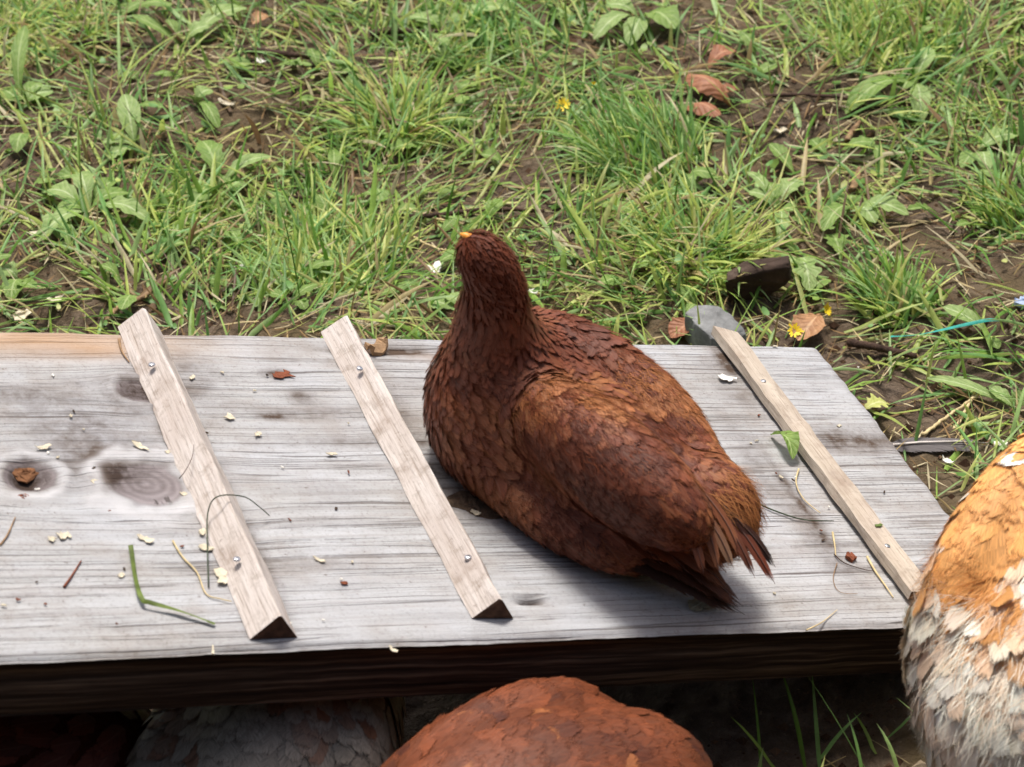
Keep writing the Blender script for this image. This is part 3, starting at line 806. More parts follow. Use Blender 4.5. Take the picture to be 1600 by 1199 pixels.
def tube(path, rad, k=8):
    path = np.array(path, float); rad = np.array(rad, float); n = len(path)
    t = nrm(np.gradient(path, axis=0)); ref = np.array([.13, .31, .94])
    a = nrm(np.cross(t, ref)); b = np.cross(t, a); an = np.linspace(0, 2 * math.pi, k, endpoint=False)
    V = (path[:, None] + rad[:, None, None] * (a[:, None] * np.cos(an)[None, :, None] + b[:, None] * np.sin(an)[None, :, None])).reshape(-1, 3)
    ii = np.arange(n)[:, None] * k; j = np.arange(k)[None]; j2 = (j + 1) % k
    F = np.stack([ii[:-1] + j, ii[:-1] + j2, ii[1:] + j2, ii[1:] + j], -1).reshape(-1, 4)
    V = np.concatenate([V, path[:1], path[-1:]])
    caps = np.concatenate([np.stack([np.full(k, n * k), j2[0], j[0]], -1), np.stack([np.full(k, n * k + 1), (n - 1) * k + j[0], (n - 1) * k + j2[0]], -1)])
    return V, [F, caps]
def frame(o, f, l, up):
    f, l, up, o = map(np.array, (f, l, up, o))
    return Matrix(((f[0], l[0], up[0], o[0]), (f[1], l[1], up[1], o[1]), (f[2], l[2], up[2], o[2]), (0, 0, 0, 1)))
BEAK = simple_mat('beak_horn', (232, 150, 52), .15, 90., .4, .1, spec=.5)
COMB = simple_mat('comb_skin', (176, 44, 34), .2, 200., .55, .5)
EYE = NT('eye').done((.25, .09, .02, 1), .1)
SHANK = simple_mat('shank_scales', (206, 160, 96), .25, 160., .6, .6)
def add_face(root, c, d, up, r, comb=True, eye=1.0):
    """beak, eyes and a small comb on the head at c looking along d"""
    d = nrm(np.array(d)); c = np.array(c); sd = nrm(np.cross(np.array(up), d)); u = np.cross(d, sd)
    V, F = tube([c + d * r * k + u * r * h for k, h in ((.75, .1), (1.0, .1), (1.25, .06), (1.45, -.02), (1.6, -.14))], [r * q for q in (.38, .33, .24, .14, .03)], 10)
    obj('beak', mesh_np('beak', V, F), BEAK, root)
    for s in (1, -1):
        V, F = tube([c + d * r * .35 + u * r * .2 + sd * s * r * k * eye for k in (.66, .80, .88, .92)], [r * q for q in (.24, .23, .15, .03)], 10)
        obj('eye', mesh_np('eye', V, F), EYE, root)
    if not comb: return
    pts = [c + d * r * (1.15 - .32 * i) + u * r * (.72 + (.34 if i % 2 else .12) + .02 * i) for i in range(5)]
    bot = [c + d * r * (1.15 - .32 * i) + u * r * .55 for i in range(5)]
    V = np.concatenate([np.array(pts), np.array(bot)] + [np.array(pts) * .5 + np.array(bot) * .5 + sd * r * .07 * s for s in (1, -1)])
    F = [(i, i + 1, 11 + i, 10 + i) for i in range(4)] + [(10 + i, 11 + i, 6 + i, 5 + i) for i in range(4)] + [(i + 1, i, 15 + i, 16 + i) for i in range(4)] + [(16 + i, 15 + i, 5 + i, 6 + i) for i in range(4)]
    obj('comb', mesh_np('comb', V, np.array(F)), COMB, root)

# ------------------------------------------------------------------ the sitting hen
PHI = math.radians(28)
HF = D1 * math.cos(PHI) - D2 * math.sin(PHI); HL = np.cross(NB, HF)
HO = BP(-.268, -.172, .0005)
hen = thing('hen', 'red-brown hen sitting on the plank, looking away with her beak raised', 'hen', M=frame(HO, HF, HL, NB))
def loc_hen(u, v, h):
    q = brd(u, v, h) - HO
    return np.array([q @ HF, q @ HL, q @ NB])
HEADC = np.array([.062, .042, .136])
def f_hen(P):
    d = ell(P, (-.005, -.004, .040), (.092, .042, .040), 0, 3)
    d = smin(d, ell(P, (.002, .016, .018), (.076, .031, .019), -4, 0, 0), .008)
    d = smin(d, ell(P, (-.034, .026, .064), (.073, .0245, .029), -2, 1, -20), .0012)
    d = smin(d, ell(P, (.004, -.031, .059), (.077, .021, .033), 2, 6, 20), .003)
    d = smin(d, ell(P, (.048, .004, .044), (.042, .046, .042)), .022)
    d = smin(d, ell(P, (-.082, -.020, .045), (.027, .022, .027), 0, 4), .014)
    d = smin(d, cone(P, (.052, .013, .058), (.057, .034, .110), .0330, .0186), .017)
    d = smin(d, ell(P, HEADC, (.0245, .0140, .0148), 42, 44), .014)
    return d
RH = np.random.default_rng(11)
def w_neck(P): return sstep(P[:, 2], .078, .102) * sstep(P[:, 0], -.005, .02)
def w_head(P): return sstep(P[:, 2], .112, .126)
def flow_hen(P):
    wn_, wh = w_neck(P)[:, None], w_head(P)[:, None]
    body = np.stack([np.full(len(P), -1.), .25 * np.sign(P[:, 1]) * sstep(np.abs(P[:, 1]), .03, .06), -.22 - .5 * sstep(P[:, 0], .04, .09)], -1)
    neck = np.array([-.32, -.12, -1.]) + np.zeros_like(P)
    head = np.array([-.62, -.45, -.75]) + np.zeros_like(P)
    return body * (1 - wn_) + (neck * (1 - wh) + head * wh) * wn_
KD, KM, KG, KR = lin(66, 31, 20), lin(115, 60, 38), lin(164, 106, 62), lin(116, 60, 38)
def col_hen(P, rng=None):
    n = wnoise(P, 16, 81, 3); m = wnoise(P, 45, 82, 2)
    g = sstep(n + .5 * m, .15, 1.0) * .7
    wing = sstep(P[:, 2], .05, .075) * sstep(-P[:, 0], -.05, .0)
    g = np.clip(g * .6 + .5 * wing * sstep(m + n, -.2, .9), 0, 1)
    d = np.clip(sstep(-n - .6 * m, .0, .8) + .5 * sstep(-P[:, 2], -.05, -.015), 0, 1)  # lower flank painted darker, standing in for shade low on the body
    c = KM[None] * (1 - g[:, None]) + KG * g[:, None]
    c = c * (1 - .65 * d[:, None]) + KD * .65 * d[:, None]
    nk = w_neck(P)[:, None] * .7
    c = c * (1 - nk) + (KR * .9) * nk
    if rng is not None: c = c * rng.lognormal(0, .11, (len(P), 1))
    return c
def size_wing(P, rng):
    n = len(P); k = .7 + .6 * sstep(-P[:, 0], -.03, .07)
    return .028 * k * rng.uniform(.85, 1.2, n), .0074 * k * rng.uniform(.85, 1.2, n), .0027 * k * rng.uniform(.9, 1.15, n)
def size_hen(P, rng):
    n = len(P); wn_, wh = w_neck(P), w_head(P)
    L = .024 * (1 - wn_) + wn_ * (.014 * (1 - wh) + .0048 * wh)
    W = .0062 * (1 - wn_) + wn_ * (.0026 * (1 - wh) + .0010 * wh)
    brst = sstep(P[:, 0], .02, .06) * (1 - wn_)
    L = L * (1 - .25 * brst); W = W * (1 - .3 * brst)
    lift = .0032 * (1 - wn_) + .0030 * wn_ * (1 - .6 * wh)
    return L * rng.uniform(.75, 1.3, n), W * rng.uniform(.75, 1.3, n), lift * rng.uniform(.8, 1.3, n)
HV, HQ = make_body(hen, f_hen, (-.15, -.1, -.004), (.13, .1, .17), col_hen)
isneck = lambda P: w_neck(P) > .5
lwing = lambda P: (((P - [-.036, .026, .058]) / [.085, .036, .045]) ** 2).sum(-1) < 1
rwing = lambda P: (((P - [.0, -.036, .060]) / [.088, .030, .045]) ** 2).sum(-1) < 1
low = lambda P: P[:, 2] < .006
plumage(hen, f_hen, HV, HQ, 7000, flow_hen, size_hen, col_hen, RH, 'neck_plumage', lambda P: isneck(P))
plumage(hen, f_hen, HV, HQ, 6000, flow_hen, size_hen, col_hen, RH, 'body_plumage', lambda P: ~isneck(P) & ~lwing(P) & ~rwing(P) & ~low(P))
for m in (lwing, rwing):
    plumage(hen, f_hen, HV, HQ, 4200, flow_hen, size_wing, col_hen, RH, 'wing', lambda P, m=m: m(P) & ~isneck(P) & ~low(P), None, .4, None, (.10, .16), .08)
# loose barbs over everything, long pale fluff at the rump
P = tri_sample(HV, HQ, 70000, RH); P = P[~low(P)]; n = len(P)
wn_ = w_neck(P)
V, F, C = wisps(f_hen, P, flow_hen(P), RH.uniform(.004, .011, n) * (1 - .45 * wn_), RH.uniform(.00025, .00055, n), col_hen(P, RH) * RH.uniform(.75, 1.3, (n, 1)), RH, RH.uniform(.0012, .0046, n) * (1 - .6 * wn_))
P = tri_sample(HV, HQ, 30000, RH); P = P[(((P - [-.1, -.024, .045]) / [.03, .035, .035]) ** 2).sum(-1) < 1]; n = len(P)
V2, F2, C2 = wisps(f_hen, P, flow_hen(P) + [0, -.1, .1], RH.uniform(.010, .022, n), RH.uniform(.0002, .0004, n), np.tile(lin(170, 112, 66), (n, 1)) * RH.uniform(.6, 1.3, (n, 1)), RH, RH.uniform(.003, .010, n))
dn = obj('down', mesh_np('down', np.concatenate([V, V2]), [F, F2 + len(V)], True, np.concatenate([C, C2])), DOWN, hen); dn['kind'] = 'stuff'
add_face(hen, HEADC + [.003, .002, .002], (.54, .46, .72), (-.5, -.4, .75), .0140, False, .8)
upn = (0, 0, 1)
def q2(u0, v0, h0, u1, v1, h1, W, c, name='wing_feather', bend=.06, tipc=None, label=None):
    quill(hen, name, loc_hen(u0, v0, h0), loc_hen(u1, v1, h1), (-.2, .35, .9), W, lin(*c) * RH.uniform(.8, 1.2), RH, FEATHC, bend, label, tipc=None if tipc is None else lin(*tipc))
# flight feathers of the near wing reaching to the plank's edge
for (u0, v0, h0, u1, v1, h1, W, c) in [(960, 860, .022, 1163, 962, .004, .0085, (60, 36, 22)), (985, 850, .028, 1160, 952, .008, .008, (84, 46, 24)), (990, 820, .036, 1158, 944, .013, .008, (74, 40, 22)),
                                       (1000, 800, .044, 1140, 915, .022, .0078, (104, 60, 32)), (960, 790, .046, 1118, 905, .026, .0078, (120, 66, 36)), (930, 780, .046, 1080, 890, .028, .0075, (112, 60, 32)), (890, 770, .042, 1040, 872, .028, .007, (104, 54, 28)), (1030, 790, .052, 1135, 895, .03, .007, (128, 74, 42))]:
    q2(u0, v0, h0, u1, v1, h1, W, c)
# short tail
for (u0, v0, h0, u1, v1, h1, W, c, tc) in [(1120, 780, 0.063, 1200, 920, 0.030, .0036, (92, 48, 32), (130, 66, 46)), (1130, 790, 0.064, 1203, 897, 0.032, .0036, (70, 40, 32), (34, 34, 40)), (1105, 780, 0.068, 1178, 905, 0.036, .0036, (110, 62, 44), (96, 56, 42)),
                                           (1090, 790, 0.068, 1146, 890, 0.042, .0036, (132, 84, 60), (160, 132, 104)), (1080, 780, 0.070, 1128, 890, 0.044, .0036, (120, 66, 40), (140, 92, 64)), (1100, 770, 0.072, 1160, 872, 0.046, .0036, (140, 82, 52), (160, 106, 76)), (1060, 790, 0.068, 1100, 895, 0.046, .0036, (116, 62, 36), (132, 76, 48))]:
    q2(u0, v0, h0, u1, v1, h1, W, c, 'tail_feather', .10, tc)

# ------------------------------------------------------------------ the hens on the ground
def f_std(P):
    """a hen on her feet; origin on the ground below the body, x forwards"""
    d = ell(P, (0, 0, .150), (.105, .066, .066), 0, 14)
    d = smin(d, ell(P, (-.015, .050, .158), (.082, .024, .044), -6, 12, -12), .008)
    d = smin(d, ell(P, (-.015, -.050, .158), (.082, .024, .044), 6, 12, 12), .008)
    d = smin(d, ell(P, (-.082, 0, .112), (.052, .061, .056), 0, 20), .025)
    d = smin(d, ell(P, (.075, 0, .165), (.05, .052, .055)), .025)
    d = smin(d, cone(P, (.085, 0, .19), (.125, 0, .265), .040, .022), .025)
    d = smin(d, ell(P, (.136, 0, .285), (.026, .019, .020), 0, 10), .014)
    d = smin(d, cone(P, (-.005, .032, .10), (.0, .034, .055), .028, .012), .015)
    d = smin(d, cone(P, (-.005, -.032, .10), (.0, -.034, .055), .028, .012), .015)
    return d
def f_low(P):
    """a hen with her head down to the ground"""
    d = ell(P, (0, 0, .150), (.108, .066, .064), 0, 2)
    d = smin(d, ell(P, (-.015, .048, .156), (.086, .024, .044), -6, 2, -12), .014)
    d = smin(d, ell(P, (-.015, -.048, .156), (.086, .024, .044), 6, 2, 12), .014)
    d = smin(d, ell(P, (-.090, 0, .135), (.048, .046, .044), 0, 10), .03)
    d = smin(d, ell(P, (.075, 0, .138), (.05, .052, .055)), .03)
    d = smin(d, cone(P, (.095, 0, .13), (.150, 0, .075), .036, .020), .025)
    d = smin(d, ell(P, (.160, 0, .060), (.026, .018, .020), 0, -40), .014)
    return d
def leg(root, y, x=0.0):
    V, F = tube([(x, y, .062), (x - .006, y, .045), (x - .002, y, .022), (x + .004, y, .007)], [.0055, .0045, .004, .0048])
    lg = obj('leg', mesh_np('leg', V, F), SHANK, root)
    for a, L in ((0, .034), (.6, .028), (-.6, .028), (3.0, .016)):
        p = [(x + .004 + math.cos(a) * L * k, y + math.sin(a) * L * k, .007 + z) for k, z in ((0, 0), (.4, .001), (.75, -.002), (1, -.005))]
        V, F = tube(p, [.0042, .0036, .0030, .0010], 6)
        obj('toe', mesh_np('toe', V, F), SHANK, lg)
def low2(P): return (P[:, 2] < .062) & (P[:, 0] < .1)
def ground_hen(label, u, v, zc, head_deg, palette, seed, nf, fs=1.0, scale=1.0, sdf=None, legs=True, pivot=(0, 0, .15), mat=None, wisp=9000, tails=(), rump=False):
    """put the hen so that her point pivot stands on the ray through (u, v) at height zc"""
    sdf = sdf or f_std
    r = ray(u, v); Pc = CAM + r * ((zc - CAM[2]) / r[2])
    a = math.radians(head_deg); f = np.array([math.sin(a), math.cos(a), 0]); l = np.array([-math.cos(a), math.sin(a), 0])
    base = Pc - (f * pivot[0] + l * pivot[1] + np.array([0, 0, pivot[2]])) * scale
    root = thing('hen', label, 'hen', M=frame(base, f * scale, l * scale, np.array([0, 0, 1.]) * scale))
    rng = np.random.default_rng(seed)
    V, Q = make_body(root, sdf, (-.16, -.1, .03), (.2, .1, .32), lambda P: palette(P, None), .0052)
    up = sdf is f_std; hd = np.array([.136, 0, .285] if up else [.160, 0, .060])
    def fl(P):
        nk = sstep(P[:, 2], .2, .24)[:, None] * sstep(P[:, 0], .04, .08)[:, None]
        b = np.stack([np.full(len(P), -1.), .3 * np.sign(P[:, 1]) * sstep(np.abs(P[:, 1]), .02, .06), -.30 - .9 * sstep(-P[:, 0], .07, .13) - .6 * sstep(P[:, 0], .05, .1)], -1)
        return b * (1 - nk) + np.array([-.5, 0, -1.]) * nk
    def sz(P, rg):
        n = len(P); nk = sstep(P[:, 2], .2, .24) * sstep(P[:, 0], .04, .08)
        k = fs * (1 - .6 * nk)
        return .026 * k * rg.uniform(.75, 1.3, n), .0080 * k * rg.uniform(.8, 1.25, n), .0025 * k * rg.uniform(.85, 1.2, n)
    wl = lambda s: (lambda P: (((P - [-.015, s * .055, .16]) / [.092, .034, .052]) ** 2).sum(-1) < 1)
    wL, wR = wl(1), wl(-1)
    plumage(root, sdf, V, Q, nf, fl, sz, palette, rng, 'body_plumage', lambda P: ~low2(P) & ~wL(P) & ~wR(P), mat, .3, None, (.08, .12), .06)
    for m in (wL, wR):
        plumage(root, sdf, V, Q, nf, fl, sz, palette, rng, 'wing', lambda P, m=m: m(P), mat, .3, None, (.08, .12), .06)
    if rump:
        plumage(root, sdf, V, Q, 2400, fl, lambda P, rg: (.036 * rg.uniform(.6, 1.25, len(P)), .0105 * rg.uniform(.7, 1.2, len(P)), .0065 * rg.uniform(.3, 1.6, len(P))), palette, rng, 'rump_plumage', lambda P: (P[:, 0] < -.05) & (P[:, 2] < .175) & (P[:, 2] > .07), FLUFF, .3, None, (.35, .5), .0)
    if wisp:
        P = tri_sample(V, Q, wisp, rng); P = P[~low2(P)]; n = len(P)
        vv, ff, cc = wisps(sdf, P, fl(P), rng.uniform(.005, .011, n), rng.uniform(.0002, .0004, n), palette(P, None) * rng.uniform(.85, 1.1, (n, 1)), rng, rng.uniform(.001, .0048, n))
        dn = obj('down', mesh_np('down', vv, ff, True, cc), DOWN, root); dn['kind'] = 'stuff'
    if rump:
        P = tri_sample(V, Q, 40000, rng); P = P[(P[:, 0] < -.045) & (P[:, 2] < .18) & (P[:, 2] > .065)]; n = len(P)
        vv, ff, cc = wisps(sdf, P, fl(P) + .5 * np.stack([wnoise(P, 20, 310, 2), wnoise(P, 20, 311, 2), wnoise(P, 20, 312, 2)], -1), rng.uniform(.012, .028, n), rng.uniform(.00025, .0005, n), np.clip(palette(P, None) * rng.uniform(.95, 1.15, (n, 1)), 0, .9), rng, rng.uniform(.003, .011, n))
        dn = obj('rump_down', mesh_np('rump_down', vv, ff, True, cc), DOWN, root); dn['kind'] = 'stuff'
    add_face(root, hd, (1, 0, .05) if up else (.75, 0, -.65), (0, 0, 1), .018)
    if legs:
        leg(root, .034); leg(root, -.034)
    for (b, t, W, c, tc) in tails:
        quill(root, 'tail_feather', b, t, (0, 0, 1), W, lin(*c), rng, FEATHC, .08, None, .25, None if tc is None else lin(*tc))
    return root
def pal_buff(P, rng=None):
    n = wnoise(P, 15, 91, 2); m = wnoise(P, 34, 92, 2)
    o = lin(228, 168, 100)[None] * (1 + .25 * m[:, None]); dk = lin(184, 120, 62)
    c = o * .75 + dk * .25
    wmask = sstep(n, .5, .8) * .85
    rump = sstep(-P[:, 0] * .8 - (P[:, 2] - .15) + .012 * m, .028, .060)
    wmask = np.clip(wmask + rump * (.75 + .5 * m), 0, 1)
    if rng is not None:
        wmask = np.clip(wmask + (rng.random(len(P)) < .05) * .8, 0, 1)
    c = c * (1 - wmask[:, None]) + lin(244, 236, 220) * wmask[:, None]
    if rng is not None: c = c * rng.lognormal(0, .07, (len(P), 1))
    return np.clip(c, 0, .85)
def pal_red(P, rng=None):
    n = wnoise(P, 20, 95, 3)[:, None]
    c = lin(106, 55, 30) * (1 + .4 * n)
    if rng is not None:
        c = c * rng.lognormal(0, .12, (len(P), 1))
        g = rng.random(len(P)) < .012; c[g] = lin(140, 84, 48)
    return np.clip(c, .01, .8)
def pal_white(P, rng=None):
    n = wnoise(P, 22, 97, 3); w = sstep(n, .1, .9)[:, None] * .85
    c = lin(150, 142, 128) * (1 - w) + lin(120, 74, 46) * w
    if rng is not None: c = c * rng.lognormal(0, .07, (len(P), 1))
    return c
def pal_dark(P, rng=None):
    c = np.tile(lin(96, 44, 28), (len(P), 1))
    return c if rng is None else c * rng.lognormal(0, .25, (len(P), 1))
T = []
rt = np.random.default_rng(5)
for i in range(2):
    y = .03 + .012 * i; z = .142 - .010 * i
    T.append(((-.085, y * .8, z), (-.108 - .006 * rt.random(), y * 1.1 + .004, z - .016), .0065, (222, 178, 120) if i < 5 else (226, 216, 196), (236, 230, 216)))
buff = ground_hen('buff-orange hen with white patches and white rump standing by the ramp\'s low end', 1742, 890, .165, 32, pal_buff, 3, 2800, 1.5, 1.02, mat=FEATHM, tails=T, wisp=22000, rump=True)
red = ground_hen('chestnut hen in front of the plank at the bottom, only her back in view', 795, 1300, .10, 240, pal_red, 4, 2200, 1.7, .84, mat=FEATHM, legs=True, sdf=f_low, wisp=34000)
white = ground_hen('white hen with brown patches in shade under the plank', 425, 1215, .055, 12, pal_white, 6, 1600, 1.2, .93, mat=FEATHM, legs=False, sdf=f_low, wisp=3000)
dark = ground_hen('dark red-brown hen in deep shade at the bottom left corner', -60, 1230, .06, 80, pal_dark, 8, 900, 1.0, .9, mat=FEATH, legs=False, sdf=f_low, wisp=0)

# ================================================================== small things
RI = np.random.default_rng(23)
def on_board(u, v, h=0.0): return brd(u, v, h)
def on_ground(u, v, h=0.0):
    p = gnd(u, v); p = p.copy(); p[2] += h; return p
def spline(pts, n=24):
    pts = np.array(pts, float); m = len(pts)
    t = np.linspace(0, m - 1, n); out = []
    for q in t:
        i = min(int(q), m - 2); f = q - i
        p0, p1, p2, p3 = pts[max(i - 1, 0)], pts[i], pts[i + 1], pts[min(i + 2, m - 1)]
        out.append(.5 * (2 * p1 + (p2 - p0) * f + (2 * p0 - 5 * p1 + 4 * p2 - p3) * f * f + (3 * p1 - p0 - 3 * p2 + p3) * f ** 3))
    return np.array(out)
def placed(name, V, F, mat, label, cat, group=None, cols=None, smooth=True):
    c = V.mean(0); c[2] = V[:, 2].min()
    o = obj(name, mesh_np(name, V - c, F, smooth, cols), mat)
    o.location = c.tolist()
    return tag(o, label, cat, group)
CHIP = simple_mat('wood_shaving', (206, 196, 172), .22, 300., .75, .4)
SHELL = simple_mat('eggshell', (240, 236, 226), .06, 200., .6, .2)
BARK = simple_mat('twig_bark', (74, 56, 46), .45, 220., .9, .8)
BARKL = simple_mat('pale_twig_bark', (150, 122, 92), .35, 220., .9, .7)
STRAWM = simple_mat('straw_stem', (206, 186, 140), .2, 200., .7, .3)
GREENM = simple_mat('green_stem', (96, 116, 56), .3, 200., .55, .2)
DKGREEN = simple_mat('dark_green_stem', (58, 70, 48), .3, 200., .6, .2)
RUST = simple_mat('rusty_crumb', (128, 74, 52), .3, 300., .95, .7)
MUD = simple_mat('mud', (84, 68, 54), .45, 160., .85, 1., .003)
def chip(u, v, L, W, ang, label, group=None, mat=None, name='wood_shaving', cat='shaving', ground=False, T=.0004, curl=.0):
    n, m = 6, 3
    x = np.linspace(-.5, .5, n); y = np.array([-.5, 0, .5])
    X, Y = np.meshgrid(x, y, indexing='ij')
    w = 1 - .5 * np.abs(X * 2) ** 2 * RI.uniform(.3, 1.2)
    P = np.stack([X * L + RI.normal(0, L * .08, X.shape), Y * W * w + RI.normal(0, W * .16, X.shape), np.abs(X * 2) ** 2 * curl * L + RI.normal(0, T * .25, X.shape)], -1)
    c, s = math.cos(ang), math.sin(ang)
    P = np.stack([P[..., 0] * c - P[..., 1] * s, P[..., 0] * s + P[..., 1] * c, P[..., 2]], -1)
    lo = P - [0, 0, T]; V = np.concatenate([P.reshape(-1, 3), lo.reshape(-1, 3)])
    i = np.arange(n * m).reshape(n, m)
    f = np.stack([i[:-1, :-1], i[1:, :-1], i[1:, 1:], i[:-1, 1:]], -1).reshape(-1, 4)
    lp = np.concatenate([i[:, 0], i[-1, 1:], i[::-1, -1][1:], i[0, ::-1][1:-1]])
    sd = np.stack([lp, lp + n * m, np.roll(lp, -1) + n * m, np.roll(lp, -1)], -1)
    z0 = T + .0009
    if ground:
        W3 = on_ground(u, v, .004) + V
    else:
        b = on_board(u, v, z0 + (0 if ground else 0)); W3 = b + V[:, :1] * D2 + V[:, 1:2] * D1 + V[:, 2:] * NB
    return placed(name, W3, [f, f[:, ::-1] + n * m, sd], mat or CHIP, label, cat, group, None, False)
def stem(pts, rad, mat, name, label, cat, group=None, taper=.4, n=26, k=6, wob=0.):
    p = spline(pts, n)
    if wob: p = p + RI.normal(0, wob, p.shape)
    V, F = tube(p, np.linspace(rad, rad * taper, n), k)
    return placed(name, V, F, mat, label, cat, group)

# ---- shavings and crumbs on the plank
G1 = 'pale shavings strewn over the plank'
for (u, v, L, W, an, lab) in [
    (358, 651, 15, 11, .4, 'blocky pale shaving just right of the left cleat'),
    (403, 678, 13, 7, .1, 'small pale shaving between the left and middle cleats'),
    (219, 697, 30, 9, 2.2, 'long pale shaving above the large knot'),
    (100, 836, 17, 13, .3, 'largest pale corn crumb below the two knots'),
    (82, 843, 12, 8, .8, 'small pale crumb beside the largest corn crumb'),
    (226, 841, 24, 10, 2.4, 'curled pale shaving below the large knot'),
    (518, 709, 18, 6, .1, 'thin pale shaving left of the middle cleat'),
    (347, 903, 34, 14, 1.0, 'broad pale shaving leaning against the left cleat'),
    (498, 874, 20, 5, 2.5, 'slim pale shaving low between the left and middle cleats'),
    (317, 832, 14, 10, .5, 'squarish pale shaving at the left cleat\'s side, uppermost of two'),
    (322, 856, 22, 10, 2.7, 'pale shaving at the left cleat\'s side, lower of two'),
    (189, 899, 11, 6, .6, 'tiny pale shaving above the bent green blade'),
    (68, 699, 22, 7, .2, 'flat pale shaving above the hollow knot'),
    (300, 590, 14, 5, .8, 'thin pale sliver beside the upper nail of the left cleat'),
    (147, 752, 12, 8, .9, 'yellowish crumb between the two knots'),
    (287, 771, 10, 7, .2, 'tiny crumb inside the large knot'),
    (743, 801, 17, 8, 2.3, 'white sliver on the dark muck beside the hen'),
    (332, 1017, 20, 3, 1.3, 'upright white sliver on the plank\'s front edge'),
    (614, 1014, 16, 5, 2.2, 'curved white sliver on the plank\'s front edge below the middle cleat'),
    (1211, 541, 10, 4, 2.6, 'tiny white fleck right of the flat batten\'s far end'),
    (262, 706, 8, 5, .2, 'small dark-edged crumb right of the long shaving'),
    (1310, 665, 9, 4, .3, 'tiny pale fleck right of the flat batten'),
    (920, 880, 9, 4, .3, 'tiny pale fleck in front of the hen\'s flank')]:
    chip(u, v, L / 3000, W / 3000 / .75, an, lab, G1, curl=.10)
for k in range(46):
    u, v = RI.uniform(5, 640), RI.uniform(545, 985)
    if k > 30: u, v = RI.uniform(1150, 1400), RI.uniform(560, 960)
    chip(u, v, RI.uniform(.0012, .0030), RI.uniform(.0008, .0015), RI.uniform(0, 3), 'tiny %s among the specks on the plank %s' % (['pale shaving crumb', 'rusty crumb', 'dark mud crumb', 'white shell crumb'][k % 4], 'around the flat batten' if k > 30 else 'left of the left cleat' if u < 200 + (v - 520) * .43 else 'between the left and middle cleats' if u < 510 + (v - 520) * .53 else 'just right of the middle cleat'), 'specks on the plank', [CHIP, RUST, MUD, SHELL][k % 4], 'crumb', 'crumb', T=.0005)
chip(1136, 592, .0095, .0085, .3, 'white eggshell piece beside the flat batten', None, SHELL, 'eggshell_piece', 'eggshell', curl=.1)
chip(1330, 868, .0058, .0055, .2, 'rusty red crumb left of the flat batten\'s near nail', None, RUST, 'rusty_crumb', 'crumb', T=.0018)
chip(1366, 838, .0062, .0022, .25, 'short green grass clipping lying on the flat batten', None, GREENM, 'grass_clipping', 'clipping')
bpy.data.objects['grass_clipping'].location += Vector((NB * .0085).tolist())
chip(538, 910, .0036, .0025, .2, 'orange crumb low between the left and middle cleats', None, RUST, 'orange_crumb', 'crumb')
chip(441, 585, .012, .0065, .2, 'flat brown flake between the left and middle cleats', None, RUST, 'brown_flake', 'flake', T=.0004)
chip(590, 541, .016, .010, .5, 'crumpled brown splinter in the rotten spot by the middle cleat', None, BARKL, 'rotten_splinter', 'splinter', T=.003, curl=.2)
# ---- stems lying on the plank
h = .0012
BENT = [on_board(u, v, q) for u, v, q in [(204, 852, .004), (212, 905, .003), (222, 936, .004), (236, 942, .004), (285, 956, .003), (336, 975, .0015)]]
stem([on_board(u, v, q) for u, v, q in [(326, 918, h), (324, 850, .006), (325, 800, .010), (340, 776, .018), (380, 776, .016), (405, 792, .010), (421, 806, .003)]], .00042, DKGREEN, 'arching_straw', 'thin dark stem arching over the left cleat', 'stem', taper=.7)
stem([on_board(u, v, h) for u, v in [(270, 845), (285, 870), (308, 895), (322, 928), (345, 936), (362, 940)]], .0006, STRAWM, 'curled_straw', 'curled straw left of the left cleat\'s near end', 'straw')
stem([on_board(u, v, h) for u, v in [(100, 917), (112, 900), (127, 876)]], .0008, RUST, 'small_twig', 'short reddish twig on the plank below the knots', 'twig')
stem([on_board(u, v, h) for u, v in [(0, 852), (12, 835), (24, 808)]], .0007, BARKL, 'thin_twig', 'thin twig at the left edge of the plank', 'twig')
stem([on_board(u, v, h) for u, v in [(1176, 783), (1210, 798), (1255, 812), (1303, 814)]], .0006, DKGREEN, 'fallen_straw', 'dark green stem on the plank right of the hen\'s rump', 'stem')
stem([on_board(u, v, h) for u, v in [(1248, 733), (1244, 755), (1256, 780), (1282, 802)]], .0006, STRAWM, 'pale_straw', 'pale curved straw left of the flat batten', 'straw')
stem([on_board(u, v, h) for u, v in [(1301, 832), (1304, 850), (1306, 868)]], .0007, STRAWM, 'straw_bit', 'short upright straw above the fine brown fibre', 'straw')
stem([on_board(u, v, h) for u, v in [(1303, 866), (1320, 880), (1350, 890), (1365, 892)]], .0004, BARK, 'brown_fibre', 'fine brown fibre left of the flat batten\'s near nail', 'fibre')
stem([on_board(u, v, h) for u, v in [(1308, 880), (1302, 905), (1312, 925), (1340, 928)]], .0003, BARKL, 'fine_hair', 'hair-thin curled fibre near the plank\'s low front edge', 'fibre')
stem([on_board(u, v, .0015) for u, v in [(1355, 870), (1368, 893), (1384, 916), (1396, 934)]], .0008, STRAWM, 'edge_straw', 'straw lying along the flat batten\'s near end', 'straw')
stem([on_board(u, v, h) for u, v in [(1260, 985), (1285, 972), (1308, 953)]], .0005, STRAWM, 'front_straw', 'straw on the plank\'s front edge near the buff hen', 'straw')
stem([on_board(u, v, h) for u, v in [(186, 530), (190, 548), (202, 566)]], .0009, BARKL, 'bark_strip', 'bark strip at the far end of the left cleat', 'bark strip')
stem([on_board(u, v, q) for u, v, q in [(280, 748, .0085), (290, 735, .0115), (300, 715, .0115), (303, 695, .013)]], .0003, BARK, 'dark_fibre', 'dark fibre across the left cleat', 'fibre')
